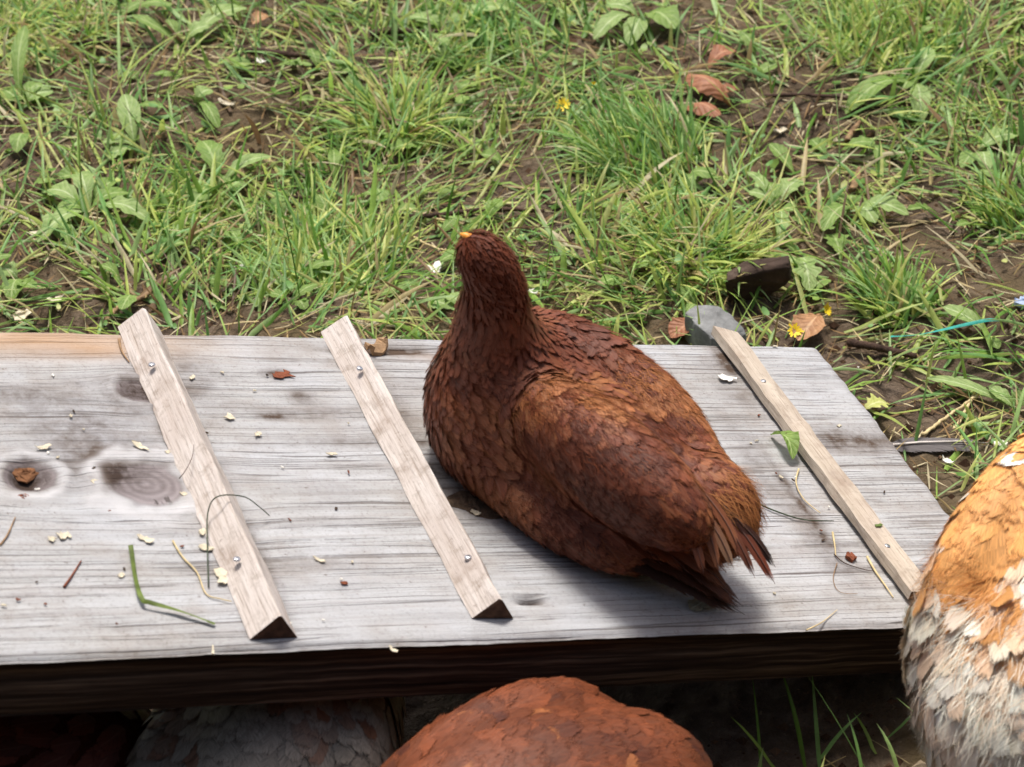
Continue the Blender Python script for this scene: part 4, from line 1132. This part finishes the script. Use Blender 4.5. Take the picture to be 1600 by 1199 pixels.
# ---- debris in the hollow knot, muck by the hen
def clump(name, pts, rad, mat, label, cat, flat=.2):
    """one crumpled lump from a lifted, ragged patch"""
    V, F = [], []; base = 0
    c = pts
    m, k = 9, 12
    for i in range(m):
        r = rad * i / (m - 1)
        for j in range(k):
            a = j / k * 6.283
            rr = r * (1 + .35 * math.sin(3 * a + 1.3 * len(name)) * (i / m) + RI.normal(0, .10))
            hh = flat * rad * (1 - (i / (m - 1)) ** 2) * RI.uniform(.3, 1.3) - (.0006 if i == m - 1 else 0)
            V.append(c + D2 * rr * math.cos(a) + D1 * rr * .8 * math.sin(a) + NB * hh)
    ii = np.arange(m * k).reshape(m, k)
    F = np.stack([ii[:-1], ii[1:], np.roll(ii, -1, 1)[1:], np.roll(ii, -1, 1)[:-1]], -1).reshape(-1, 4)
    return placed(name, np.array(V), F, mat, label, cat, smooth=False)
clump('dry_debris', on_board(38, 740, -.003), .0085, simple_mat('dead_leaf_bits', (120, 82, 54), .4, 160., .9, .6), 'crumpled dry leaf bits in the hollow knot', 'debris')
clump('bark_chip', on_board(36, 778, .0004), .006, RUST, 'dark reddish chip just below the hollow knot', 'chip')
clump('mud_clump', on_board(752, 788, .0), .020, MUD, 'dark muck smeared on the plank between middle cleat and hen', 'muck', .10)

# ---- leaves
def leaf_mat(name, c1, c2, vein, trans=.2):
    n = NT(name); q = n.sep(n.attr('fuv', 'Vector')); o = n.obj()
    f = n.noise(o, 160., 4., .6)
    c = n.ramp(f, [(.3, lin4(*c1)), (.7, lin4(*c2))])
    at = n.math('ABSOLUTE', q[1])
    v = n.math('SINE', n.math('MULTIPLY', n.math('SUBTRACT', q[0], n.math('MULTIPLY', at, .3)), 42.))
    c = n.mix(n.math('MULTIPLY', n.rampf(v, [(.8, 0.), (1., 1.)]), .35), c, lin4(*vein))
    c = n.mix(n.rampf(at, [(.05, .85), (.13, 0.)]), c, lin4(*vein))
    sp = n.noise(o, 420., 2.)
    c = n.mix(n.rampf(sp, [(.68, 0.), (.73, .7)]), c, lin4(96, 84, 54))
    n.done(c, .55, n.bump(n.math('ADD', f, n.math('MULTIPLY', v, .3)), .4, .0012), spec=.3)
    if trans: n.translucent(c, trans)
    return n.m
LEAFG = leaf_mat('weed_leaf', (104, 138, 58), (142, 168, 88), (176, 196, 130), .3)
LEAFP = leaf_mat('pale_weed_leaf', (126, 156, 82), (164, 186, 116), (196, 212, 158), .3)
LEAFB = leaf_mat('dead_leaf_tan', (150, 106, 72), (190, 146, 106), (200, 164, 126), .1)
LEAFR = leaf_mat('dead_leaf_red', (132, 84, 60), (172, 118, 86), (184, 136, 104), .1)
LEAFY = leaf_mat('yellowing_leaf', (172, 180, 90), (206, 208, 128), (216, 216, 160))
def leaf_geo(base, tip, W, up=(0, 0, 1), arch=.12, cup=.18, lobes=0., curl=0., stalk=.12, seed=0):
    base, tip, up = map(np.array, (base, tip, up)); r = np.random.default_rng(seed + 3)
    n, tt = 18, np.array([-1, -.5, 0, .5, 1.])
    s = np.linspace(0, 1, n); ax = tip - base; L = np.linalg.norm(ax); d = ax / L
    side = nrm(np.cross(up, d)); u2 = np.cross(d, side)
    e = np.clip((s - stalk) / (1 - stalk), 0, 1)
    w = W * (np.sin(np.pi * e ** 1.35) ** .75) + .0009
    w = w * (1 + lobes * np.sign(np.sin(e * 22)) * (np.abs(np.sin(e * 22)) ** .5)) * (1 + r.normal(0, .04, n))
    mid = base + np.outer(s, ax) + np.outer(np.sin(s * np.pi) * arch * L + curl * L * s ** 3, u2) + np.outer(np.sin(s * 3 + seed) * .04 * L, side)
    rip = r.normal(0, .05, (n, 5)) * W
    V = mid[:, None] + side * (w[:, None] * tt)[..., None] + u2 * (cup * w[:, None] * tt ** 2 + rip * np.abs(tt))[..., None]
    V2 = V - u2 * .00035
    fuv = np.zeros((n, 5, 3)); fuv[..., 0] = s[:, None]; fuv[..., 1] = tt
    k = np.arange(n - 1)[:, None] * 5 + np.arange(4)[None]
    F = np.stack([k, k + 1, k + 6, k + 5], -1).reshape(-1, 4)
    return V.reshape(-1, 3), F, fuv.reshape(-1, 3)
def leaf_thing(name, base, tip, W, mat, label, cat='leaf', **kw):
    V, F, U = leaf_geo(base, tip, W, **kw)
    c = np.array(base, float)
    o = obj(name, mesh_np(name, V - c, F, True, None, dict(fuv=U)), mat); o.location = c.tolist()
    return tag(o, label, cat)
def weed(label, root_uv, leaves, name='weed_plant'):
    """leaves: (tip u, v, tip height, half width, mat, lobes, arch)"""
    c = on_ground(*root_uv)
    t = thing(name, label, 'weed', c)
    for i, (u, v, hgt, W, mat, lob, arch) in enumerate(leaves):
        # the tip is given where it shows; stand it hgt above the ground there
        r = ray(u, v); z = float(gz(*on_ground(u, v)[:2])) + hgt
        tip = CAM + r * ((z - CAM[2]) / r[2])
        V, F, U = leaf_geo(c + [0, 0, .002], tip, W, arch=arch, lobes=lob, seed=i + int(u))
        V[:, 2] = np.maximum(V[:, 2], gz(V[:, 0], V[:, 1]) + .002)
        obj('leaf', mesh_np('leaf', V - c, F, True, None, dict(fuv=U)), mat, t)
    return t
G, Pm = LEAFG, LEAFP
weed('weed with one upright spoon-shaped leaf with pale midrib, far left', (218, 240), [(190, 148, .020, .0085, Pm, 0, .1), (160, 222, .006, .007, Pm, 0, .2), (170, 250, .004, .006, Pm, .1, .2)])
weed('weed with a tall curled strap leaf at the left edge', (36, 172), [(38, 40, .035, .0055, G, 0, .1), (5, 140, .008, .008, G, .1, .2), (82, 142, .008, .010, Pm, .12, .2), (65, 130, .01, .007, G, 0, .2)])
weed('weed with a long flat leaf pointing to the upper middle left', (285, 75), [(388, 14, .012, .010, Pm, .08, .15), (330, 40, .016, .008, Pm, .1, .2), (262, 30, .02, .006, G, 0, .1), (205, 25, .022, .006, G, 0, .1)])
weed('small weed with a rounded leaf beside the dark stick', (305, 165), [(330, 140, .008, .008, Pm, 0, .25), (300, 150, .01, .006, G, 0, .2), (345, 200, .006, .005, G, 0, .2)])
weed('dandelion-like rosette lying flat behind the left cleat', (140, 335), [(65, 300, .006, .009, Pm, .15, .2), (130, 268, .010, .008, Pm, .1, .2), (62, 380, .006, .008, Pm, .2, .2), (200, 300, .008, .008, G, .15, .2), (235, 345, .006, .008, Pm, .2, .2), (90, 325, .012, .007, G, 0, .2)])
weed('broad-leaved weed in the grass left of the star-shaped tuft', (340, 300), [(318, 220, .014, .009, G, .12, .2), (352, 275, .01, .008, Pm, .1, .2), (425, 245, .014, .006, Pm, 0, .15), (300, 330, .006, .008, G, .15, .2), (385, 290, .008, .007, Pm, .1, .2)])
weed('weed leaning over bare soil at the top, largest leaf of all', (1000, 35), [(1056, 45, .012, .0135, G, .04, .2), (945, 8, .014, .010, Pm, .06, .2), (985, 72, .006, .009, Pm, .06, .2), (925, 60, .008, .008, Pm, .06, .2)])
weed('weed with notched leaves hanging beside the dark slab stone', (1248, 408), [(1262, 455, .006, .0075, Pm, .25, .2), (1228, 425, .006, .004, Pm, .2, .2), (1270, 425, .006, .0045, Pm, .2, .2), (1225, 380, .012, .004, G, 0, .1)])
weed('leafy weed right of the wide bright tuft', (1215, 335), [(1200, 285, .012, .006, G, .1, .2), (1245, 280, .010, .008, Pm, .1, .2), (1170, 300, .01, .007, Pm, .12, .2), (1240, 330, .006, .008, G, .15, .2), (1215, 385, .006, .005, Pm, .15, .2), (1165, 270, .012, .004, Pm, 0, .2)])
weed('flat-leaved weed low in the middle of the right side', (1330, 330), [(1290, 362, .008, .007, G, .15, .2), (1370, 348, .008, .008, Pm, .1, .2), (1330, 305, .012, .008, G, .2, .2), (1420, 335, .006, .009, Pm, .1, .2), (1300, 310, .01, .006, G, .1, .2)])
weed('weed with a broad leaf lying towards the right edge', (1525, 245), [(1585, 208, .010, .009, Pm, .05, .15), (1500, 262, .008, .006, G, 0, .2), (1545, 270, .01, .006, Pm, 0, .2)])
weed('two-leaved weed in the grass of the upper right', (1425, 135), [(1455, 75, .018, .007, Pm, .05, .15), (1410, 140, .008, .006, G, 0, .2), (1445, 190, .004, .008, Pm, .05, .2), (1325, 180, .004, .009, G, 0, .2)])
weed('broad folded leaves beside the teal string', (1545, 530), [(1475, 478, .012, .007, Pm, 0, .1), (1560, 545, .006, .004, G, 0, .1)])
weed('pale strap leaves crossing the litter right of the ramp', (1590, 645), [(1448, 592, .010, .0045, Pm, 0, .06), (1545, 605, .010, .005, Pm, 0, .1), (1600, 610, .012, .005, Pm, 0, .1)])
weed('flat pale leaf behind the hen\'s neck', (720, 490), [(672, 470, .006, .010, Pm, .03, .1), (700, 460, .008, .006, Pm, 0, .2)])
weed('small rosette of green leaves at the top middle', (700, 60), [(640, 25, .012, .008, Pm, .1, .2), (735, 25, .014, .008, Pm, .12, .2), (770, 60, .008, .007, G, .15, .2), (680, 95, .006, .007, Pm, .1, .2), (800, 15, .012, .008, Pm, .1, .2)])
weed('weed at the far left near the dead stem', (30, 440), [(2, 420, .006, .008, Pm, .1, .2), (20, 470, .004, .006, G, .1, .2)])
# loose broad leaves lying in the turf
VV, FF, UU, nb = [], [], [], 0
RB = np.random.default_rng(77)
for i in range(150):
    u, v = RB.uniform(-60, 1660), RB.uniform(-60, 500)
    if RB.random() > dens(np.array([[u, v]]))[0] + .15: continue
    b = on_ground(u, v, .003); a = RB.uniform(0, 6.28); L = RB.uniform(.014, .036)
    tip = b + np.array([math.cos(a) * L, math.sin(a) * L, RB.uniform(-.001, .012)])
    if not off_plank(np.array([b, tip]), .02).all(): continue
    V, F, U = leaf_geo(b, tip, RB.uniform(.003, .0075), arch=RB.uniform(.05, .25), lobes=RB.choice([0, 0, .12, .2]), cup=RB.uniform(-.2, .4), seed=i)
    V[:, 2] = np.maximum(V[:, 2], gz(V[:, 0], V[:, 1]) + .002)
    VV.append(V); FF.append(F + nb); UU.append(U); nb += len(V)
tag(obj('fallen_leaves', mesh_np('fallen_leaves', np.concatenate(VV), np.concatenate(FF), True, None, dict(fuv=np.concatenate(UU))), LEAFG), 'loose green weed leaves mixed into the grass', None, None, 'stuff')
# dead leaves
leaf_thing('dead_leaf', on_ground(1145, 178, .004), on_ground(1072, 140, .014), .0115, LEAFR, 'larger curled orange-brown dead leaf behind the grass tufts, upper of two', arch=.25, cup=-.5, stalk=.05)
leaf_thing('dead_leaf', on_ground(1155, 150, .006), on_ground(1122, 156, .006), .006, LEAFR, 'small torn dead leaf touching the larger curled one', arch=.1, cup=.4, stalk=.02)
leaf_thing('dead_leaf', on_ground(1065, 178, .004), on_ground(1124, 200, .012), .0085, LEAFR, 'narrow brown dead leaf, lower of the pair behind the tufts', arch=.2, cup=-.5, stalk=.02)
leaf_thing('dead_leaf', on_ground(1278, 508, .010), on_ground(1246, 545, .004), .011, LEAFB, 'rounded tan dead leaf at the plank\'s far right corner', arch=.15, cup=.3, stalk=.02, curl=.1)
leaf_thing('dead_leaf', on_ground(1085, 512, .008), on_ground(1048, 535, .004), .0085, LEAFR, 'reddish dead leaf tucked between the plank and grey stone', arch=.1, cup=.3, stalk=.02)
leaf_thing('dead_leaf', on_ground(425, 35, .004), on_ground(395, 48, .006), .007, LEAFB, 'tan dead leaf at the top left beyond the dark stick', arch=.2, cup=.3, stalk=.02)
leaf_thing('dead_leaf', on_ground(1105, 115, .004), on_ground(1150, 90, .006), .008, LEAFR, 'dull brown dead leaf on dark soil above the orange-brown one', arch=.2, cup=.3, stalk=.02)
leaf_thing('yellow_leaf', on_ground(1350, 650, .006), on_ground(1384, 640, .006), .0065, LEAFY, 'small yellow leaf on the litter beside the ramp\'s low end', lobes=.3, arch=.1, stalk=.02)
leaf_thing('green_leaf', on_board(1205, 680, .002), on_board(1238, 718, .004), .0052, LEAFG, 'crumpled green leaf on the plank left of the flat batten', up=NB, arch=.25, cup=.7, stalk=.02)
leaf_thing('pale_leaf', on_board(1125, 930, .001), on_board(1078, 952, .002), .006, leaf_mat('drab_leaf', (120, 112, 90), (150, 144, 120), (170, 164, 140)), 'drab torn leaf on the plank under the hen\'s tail', up=NB, lobes=.3, arch=.1, stalk=.02)
for (u, v, L, W, an, lab, m) in [(680, 427, .0105, .010, .4, 'white chip on the soil left of the hen\'s head', SHELL), (832, 463, .008, .007, .2, 'white chip in the grass right of the hen\'s neck', SHELL),
                                 (34, 500, .014, .010, .3, 'pale flat stone chip by the plank\'s far left edge', CHIP), (372, 424, .008, .005, .3, 'white dropping on a soil clod behind the left cleat', SHELL),
                                 (55, 372, .011, .005, .4, 'pale bark flake in the grass at the left edge', CHIP), (355, 168, .014, .0045, 2.8, 'curled pale flake on the bare soil far left', CHIP),
                                 (408, 103, .010, .005, 2.6, 'white flake beside the dark stick', SHELL), (1218, 212, .010, .0065, .5, 'pale flat seed on the bare soil right of the dead leaves', CHIP),
                                 (1562, 700, .008, .006, .3, 'white chip on the litter by the grey feather', SHELL), (1480, 728, .010, .005, 2.5, 'white flake below the grey feather', SHELL), (90, 474, .013, .004, .5, 'pale flake behind the left cleat', CHIP)]:
    chip(u, v, L, W, an, lab, 'pale chips on the ground', m, 'pale_chip', 'chip', True, .0012, .2)

# ---- stones
def stone(name, pts, mat, label, seed):
    import bmesh
    bm = bmesh.new()
    for p in pts: bm.verts.new(p)
    bmesh.ops.convex_hull(bm, input=bm.verts)
    for v in [v for v in bm.verts if not v.link_faces]: bm.verts.remove(v)
    bmesh.ops.bevel(bm, geom=list(bm.edges), offset=.0018, segments=2, affect='EDGES', profile=.6)
    bmesh.ops.triangulate(bm, faces=bm.faces)
    bmesh.ops.subdivide_edges(bm, edges=list(bm.edges), cuts=3, use_grid_fill=True)
    P = np.array([v.co for v in bm.verts])
    nz = .0007 * wnoise(P, 35, seed, 3) + .0005 * wnoise(P, 140, seed + 1, 2)
    bm.normal_update()
    for v, k in zip(bm.verts, nz): v.co += v.normal * float(k)
    c = P.mean(0); c[2] = P[:, 2].min()
    me = bpy.data.meshes.new(name); bm.to_mesh(me); bm.free()
    me.transform(Matrix.Translation(Vector((-c).tolist())))
    for p in me.polygons: p.use_smooth = True
    o = obj(name, me, mat); o.location = c.tolist()
    return tag(o, label, 'stone', 'two stones by the plank')
def gp(u, v, h):
    r = ray(u, v); z = float(gz(*on_ground(u, v)[:2])) + h
    return CAM + r * ((z - CAM[2]) / r[2])
def smat(name, c1, c2, c3):
    n = NT(name); o = n.obj()
    f = n.noise(o, 55., 6., .65); g = n.noise(o, 300., 4., .7)
    c = n.ramp(f, [(.3, lin4(*c1)), (.55, lin4(*c2)), (.75, lin4(*c3))])
    c = n.mix(n.rampf(g, [(.6, 0.), (.7, .4)]), c, lin4(*c1))
    return n.done(c, .9, n.bump(n.math('ADD', f, g), .5, .0015), spec=.2)
fx = np.array([0, 1, 0]) 
top1 = [gp(1070, 488, .020), gp(1086, 476, .021), gp(1124, 476, .021), gp(1147, 494, .020), gp(1166, 519, .017), gp(1150, 538, .017), gp(1112, 528, .020), gp(1088, 507, .021)]
stone('stone', top1 + [p - np.array([0, .004, .027]) + .06 * (p - top1[0]) * [1, 1, 0] for p in top1], smat('grey_stone', (98, 99, 98), (136, 137, 136), (168, 169, 167)), 'pale grey angular stone behind the flat batten\'s far end', 7)
face = [(1136, 474, .001), (1133, 440, .020), (1160, 425, .026), (1232, 414, .030), (1234, 440, .016), (1200, 466, .003)]
fr = [gp(*q) for q in face]
stone('stone', fr + [p + np.array([.002, .012, .001]) for p in fr], smat('dark_stone', (52, 42, 36), (78, 64, 55), (110, 96, 86)), 'dark brown slab stone standing on edge, farther of two stones', 9)
# ---- sticks on the ground
def stick(pts, rad, mat, label, h=.004, cat='stick', name='stick'):
    return stem([on_ground(u, v, h + rad) for u, v in pts], rad, mat, name, label, cat, 'sticks lying in the grass', .7, 30, 8, .0003)
stick([(372, 88), (410, 92), (450, 97), (492, 101)], .0032, BARK, 'short dark stick in the grass at the upper left')
stick([(580, 66), (620, 60), (655, 64), (690, 62)], .0036, BARK, 'thick brown stick at the top left of centre')
stick([(640, 350), (700, 345), (760, 338), (850, 341)], .0022, BARK, 'long dark twig in the grass just above the hen\'s head')
stick([(168, 512), (190, 490), (225, 475), (262, 448)], .0022, BARKL, 'crooked pale twig behind the left cleat\'s far end')
stick([(115, 78), (160, 77), (205, 82)], .0026, BARK, 'short dark stick at the upper left corner')
stick([(400, 320), (450, 318), (505, 320)], .0018, BARK, 'thin twig in the grass behind the middle cleat')
stick([(1195, 160), (1260, 158), (1345, 166)], .0018, BARK, 'thin twig right of the dead leaves')
stick([(1325, 548), (1370, 556), (1430, 570)], .0032, BARK, 'dark root in the litter right of the plank\'s far corner')
stick([(1130, 218), (1170, 207), (1230, 204)], .0014, BARK, 'fine twig beside the pale flat seed')
stick([(1322, 232), (1332, 215), (1345, 200)], .0026, BARKL, 'broken tan stem on the bare soil at the right')
stick([(1330, 310), (1338, 290), (1342, 276)], .0032, BARKL, 'stubby upright twig among the flat leaves on the right')
stick([(1440, 690), (1480, 660), (1530, 625)], .0014, STRAWM, 'long tan straw crossing the litter near the buff hen')
stick([(1490, 680), (1505, 655), (1522, 622)], .0014, STRAWM, 'short tan straw beside the long one near the buff hen')
stick([(640, 336), (680, 350), (725, 358)], .0010, STRAWM, 'thin yellow straw touching the hen\'s beak')
stick([(640, 375), (670, 392), (706, 403)], .0010, STRAWM, 'pale straw left of the hen\'s head')
# ---- flowers
PET = NT('yellow_petal').done(lin4(240, 206, 30), .6)
def flower(u, v, h, lab, stemto, size=.006, tilt=(0, -.5, .8)):
    c = gp(u, v, h); b = on_ground(*stemto)
    t = thing('yellow_flower', lab, 'flower', b, 'yellow flowers')
    V, F = tube(spline([b, (b + c) / 2 + [0, 0, .003], c]), np.full(24, .0007), 6)
    obj('stem', mesh_np('stem', V - b, F), GREENM, t)
    z = nrm(np.array(tilt)); x = nrm(np.cross(z, [.3, 1, .2])); y = np.cross(z, x)
    V, F = tube([c - z * .004, c - z * .002, c], [.001, .0019, .0017], 8)
    obj('bud_cup', mesh_np('bud_cup', V - b, F), GREENM, t)
    for i in range(13):
        a = i * 2.4; r = size * RI.uniform(.7, 1.1)
        d = x * math.cos(a) + y * math.sin(a); s = np.cross(z, d)
        q = [c + d * .0006, c + d * r * .5 + s * .0009 + z * .0016, c + d * r + s * .0006 + z * .002, c + d * r - s * .0006 + z * .002, c + d * r * .5 - s * .0009 + z * .0016]
        obj('petal', mesh_np('petal', np.array(q) - b, np.array([(0, 1, 2, 3, 4)]), True), PET, t)
flower(880, 165, .012, 'yellow flower in the grass above the sitting hen', (870, 195))
flower(1242, 518, .010, 'yellow flower beside the rounded tan dead leaf', (1262, 497))
flower(1290, 485, .012, 'yellow flower on a pale stem right of the grey stone', (1245, 510), .0055, (.7, -.4, .5))
flower(928, 134, .010, 'tiny yellow flower bud in the grass above the other flower', (935, 155), .003)
# ---- string, feather, blue scrap
def ribbon(pts, W, mat, name, label, cat):
    p = spline(pts, 40); t = nrm(np.gradient(p, axis=0)); s = nrm(np.cross(t, [0, 0, 1.]))
    tw = np.sin(np.linspace(0, 9, 40))[:, None] * .6
    sd = s * np.cos(tw) + np.array([0, 0, 1.]) * np.sin(tw)
    V = np.stack([p - sd * W / 2, p + np.array([0, 0, .0004]), p + sd * W / 2], 1).reshape(-1, 3)
    k = np.arange(39)[:, None] * 3 + np.arange(2)[None]
    return placed(name, V, np.stack([k, k + 1, k + 4, k + 3], -1).reshape(-1, 4), mat, label, cat)
ribbon(BENT, .0026, simple_mat('olive_blade', (92, 108, 44), .45, 120., .5, .2), 'bent_grass_blade', 'bent olive grass blade on the plank left of the left cleat', 'grass blade')
ribbon([gp(1392, 526, .006), gp(1430, 524, .010), gp(1470, 516, .014), gp(1520, 505, .018), gp(1555, 500, .018), gp(1605, 509, .012), gp(1680, 540, .006)], .0026, simple_mat('teal_twine', (52, 160, 146), .2, 300., .5, .3), 'twine', 'teal plastic twine lying over the grass at the right edge', 'twine')
ft = thing('feather', 'loose grey feather on the litter right of the ramp', 'feather', on_ground(1390, 704, .004))
b0 = on_ground(1390, 704, .006); 
V0 = on_ground(1550, 703, .008)
quill(ft, 'vane', np.zeros(3), V0 - b0, (0, -.3, 1), .0075, lin(100, 94, 94), RI, feather_mat('grey_feather', .9, .3, 0., .5, .6, .9), .03)
V, F = tube([np.zeros(3) + [-.004, 0, .0], (V0 - b0) * .3 + [0, 0, .0022], (V0 - b0) * .65 + [0, 0, .0022], (V0 - b0) * .95], [.0011, .0009, .0006, .0002], 6)
obj('shaft', mesh_np('shaft', V, F), simple_mat('feather_shaft', (214, 206, 200), .1, 200., .5, .1), ft)
chip(1597, 479, .012, .010, .3, 'pale blue scrap at the right edge above the teal twine', None, simple_mat('blue_scrap', (168, 184, 214), .1, 200., .5, .2), 'blue_scrap', 'scrap', True, .003, .3)

# ---- added unseen wall and eave behind the viewer that block near-side light
shade_wall = thing('shade_wall', 'added dark boarded wall with eave, unseen behind the viewer, blocking light', 'shade_wall', (0, -3.0, 0))
SHADEM = simple_mat('shade_wall_boards', (70, 52, 42), .35, 12., .9, .5, .004)
def pbox(name, lo, hi, mat, parent):
    v = np.array([(x, y, z) for x in (lo[0], hi[0]) for y in (lo[1], hi[1]) for z in (lo[2], hi[2])], float)
    return obj(name, mesh_np(name, v, np.array([(0, 1, 3, 2), (4, 6, 7, 5), (0, 4, 5, 1), (2, 3, 7, 6), (0, 2, 6, 4), (1, 5, 7, 3)]), False), mat, parent)
for i in range(24):
    pbox('board', (-3.6 + i * .3, -.03 + .004 * (i % 2), -.1), (-3.6 + i * .3 + .292, .0 + .004 * (i % 2), 2.4), SHADEM, shade_wall)
pbox('shade_eave', (-3.8, -1.6, 2.4), (3.8, .5, 2.46), SHADEM, shade_wall)
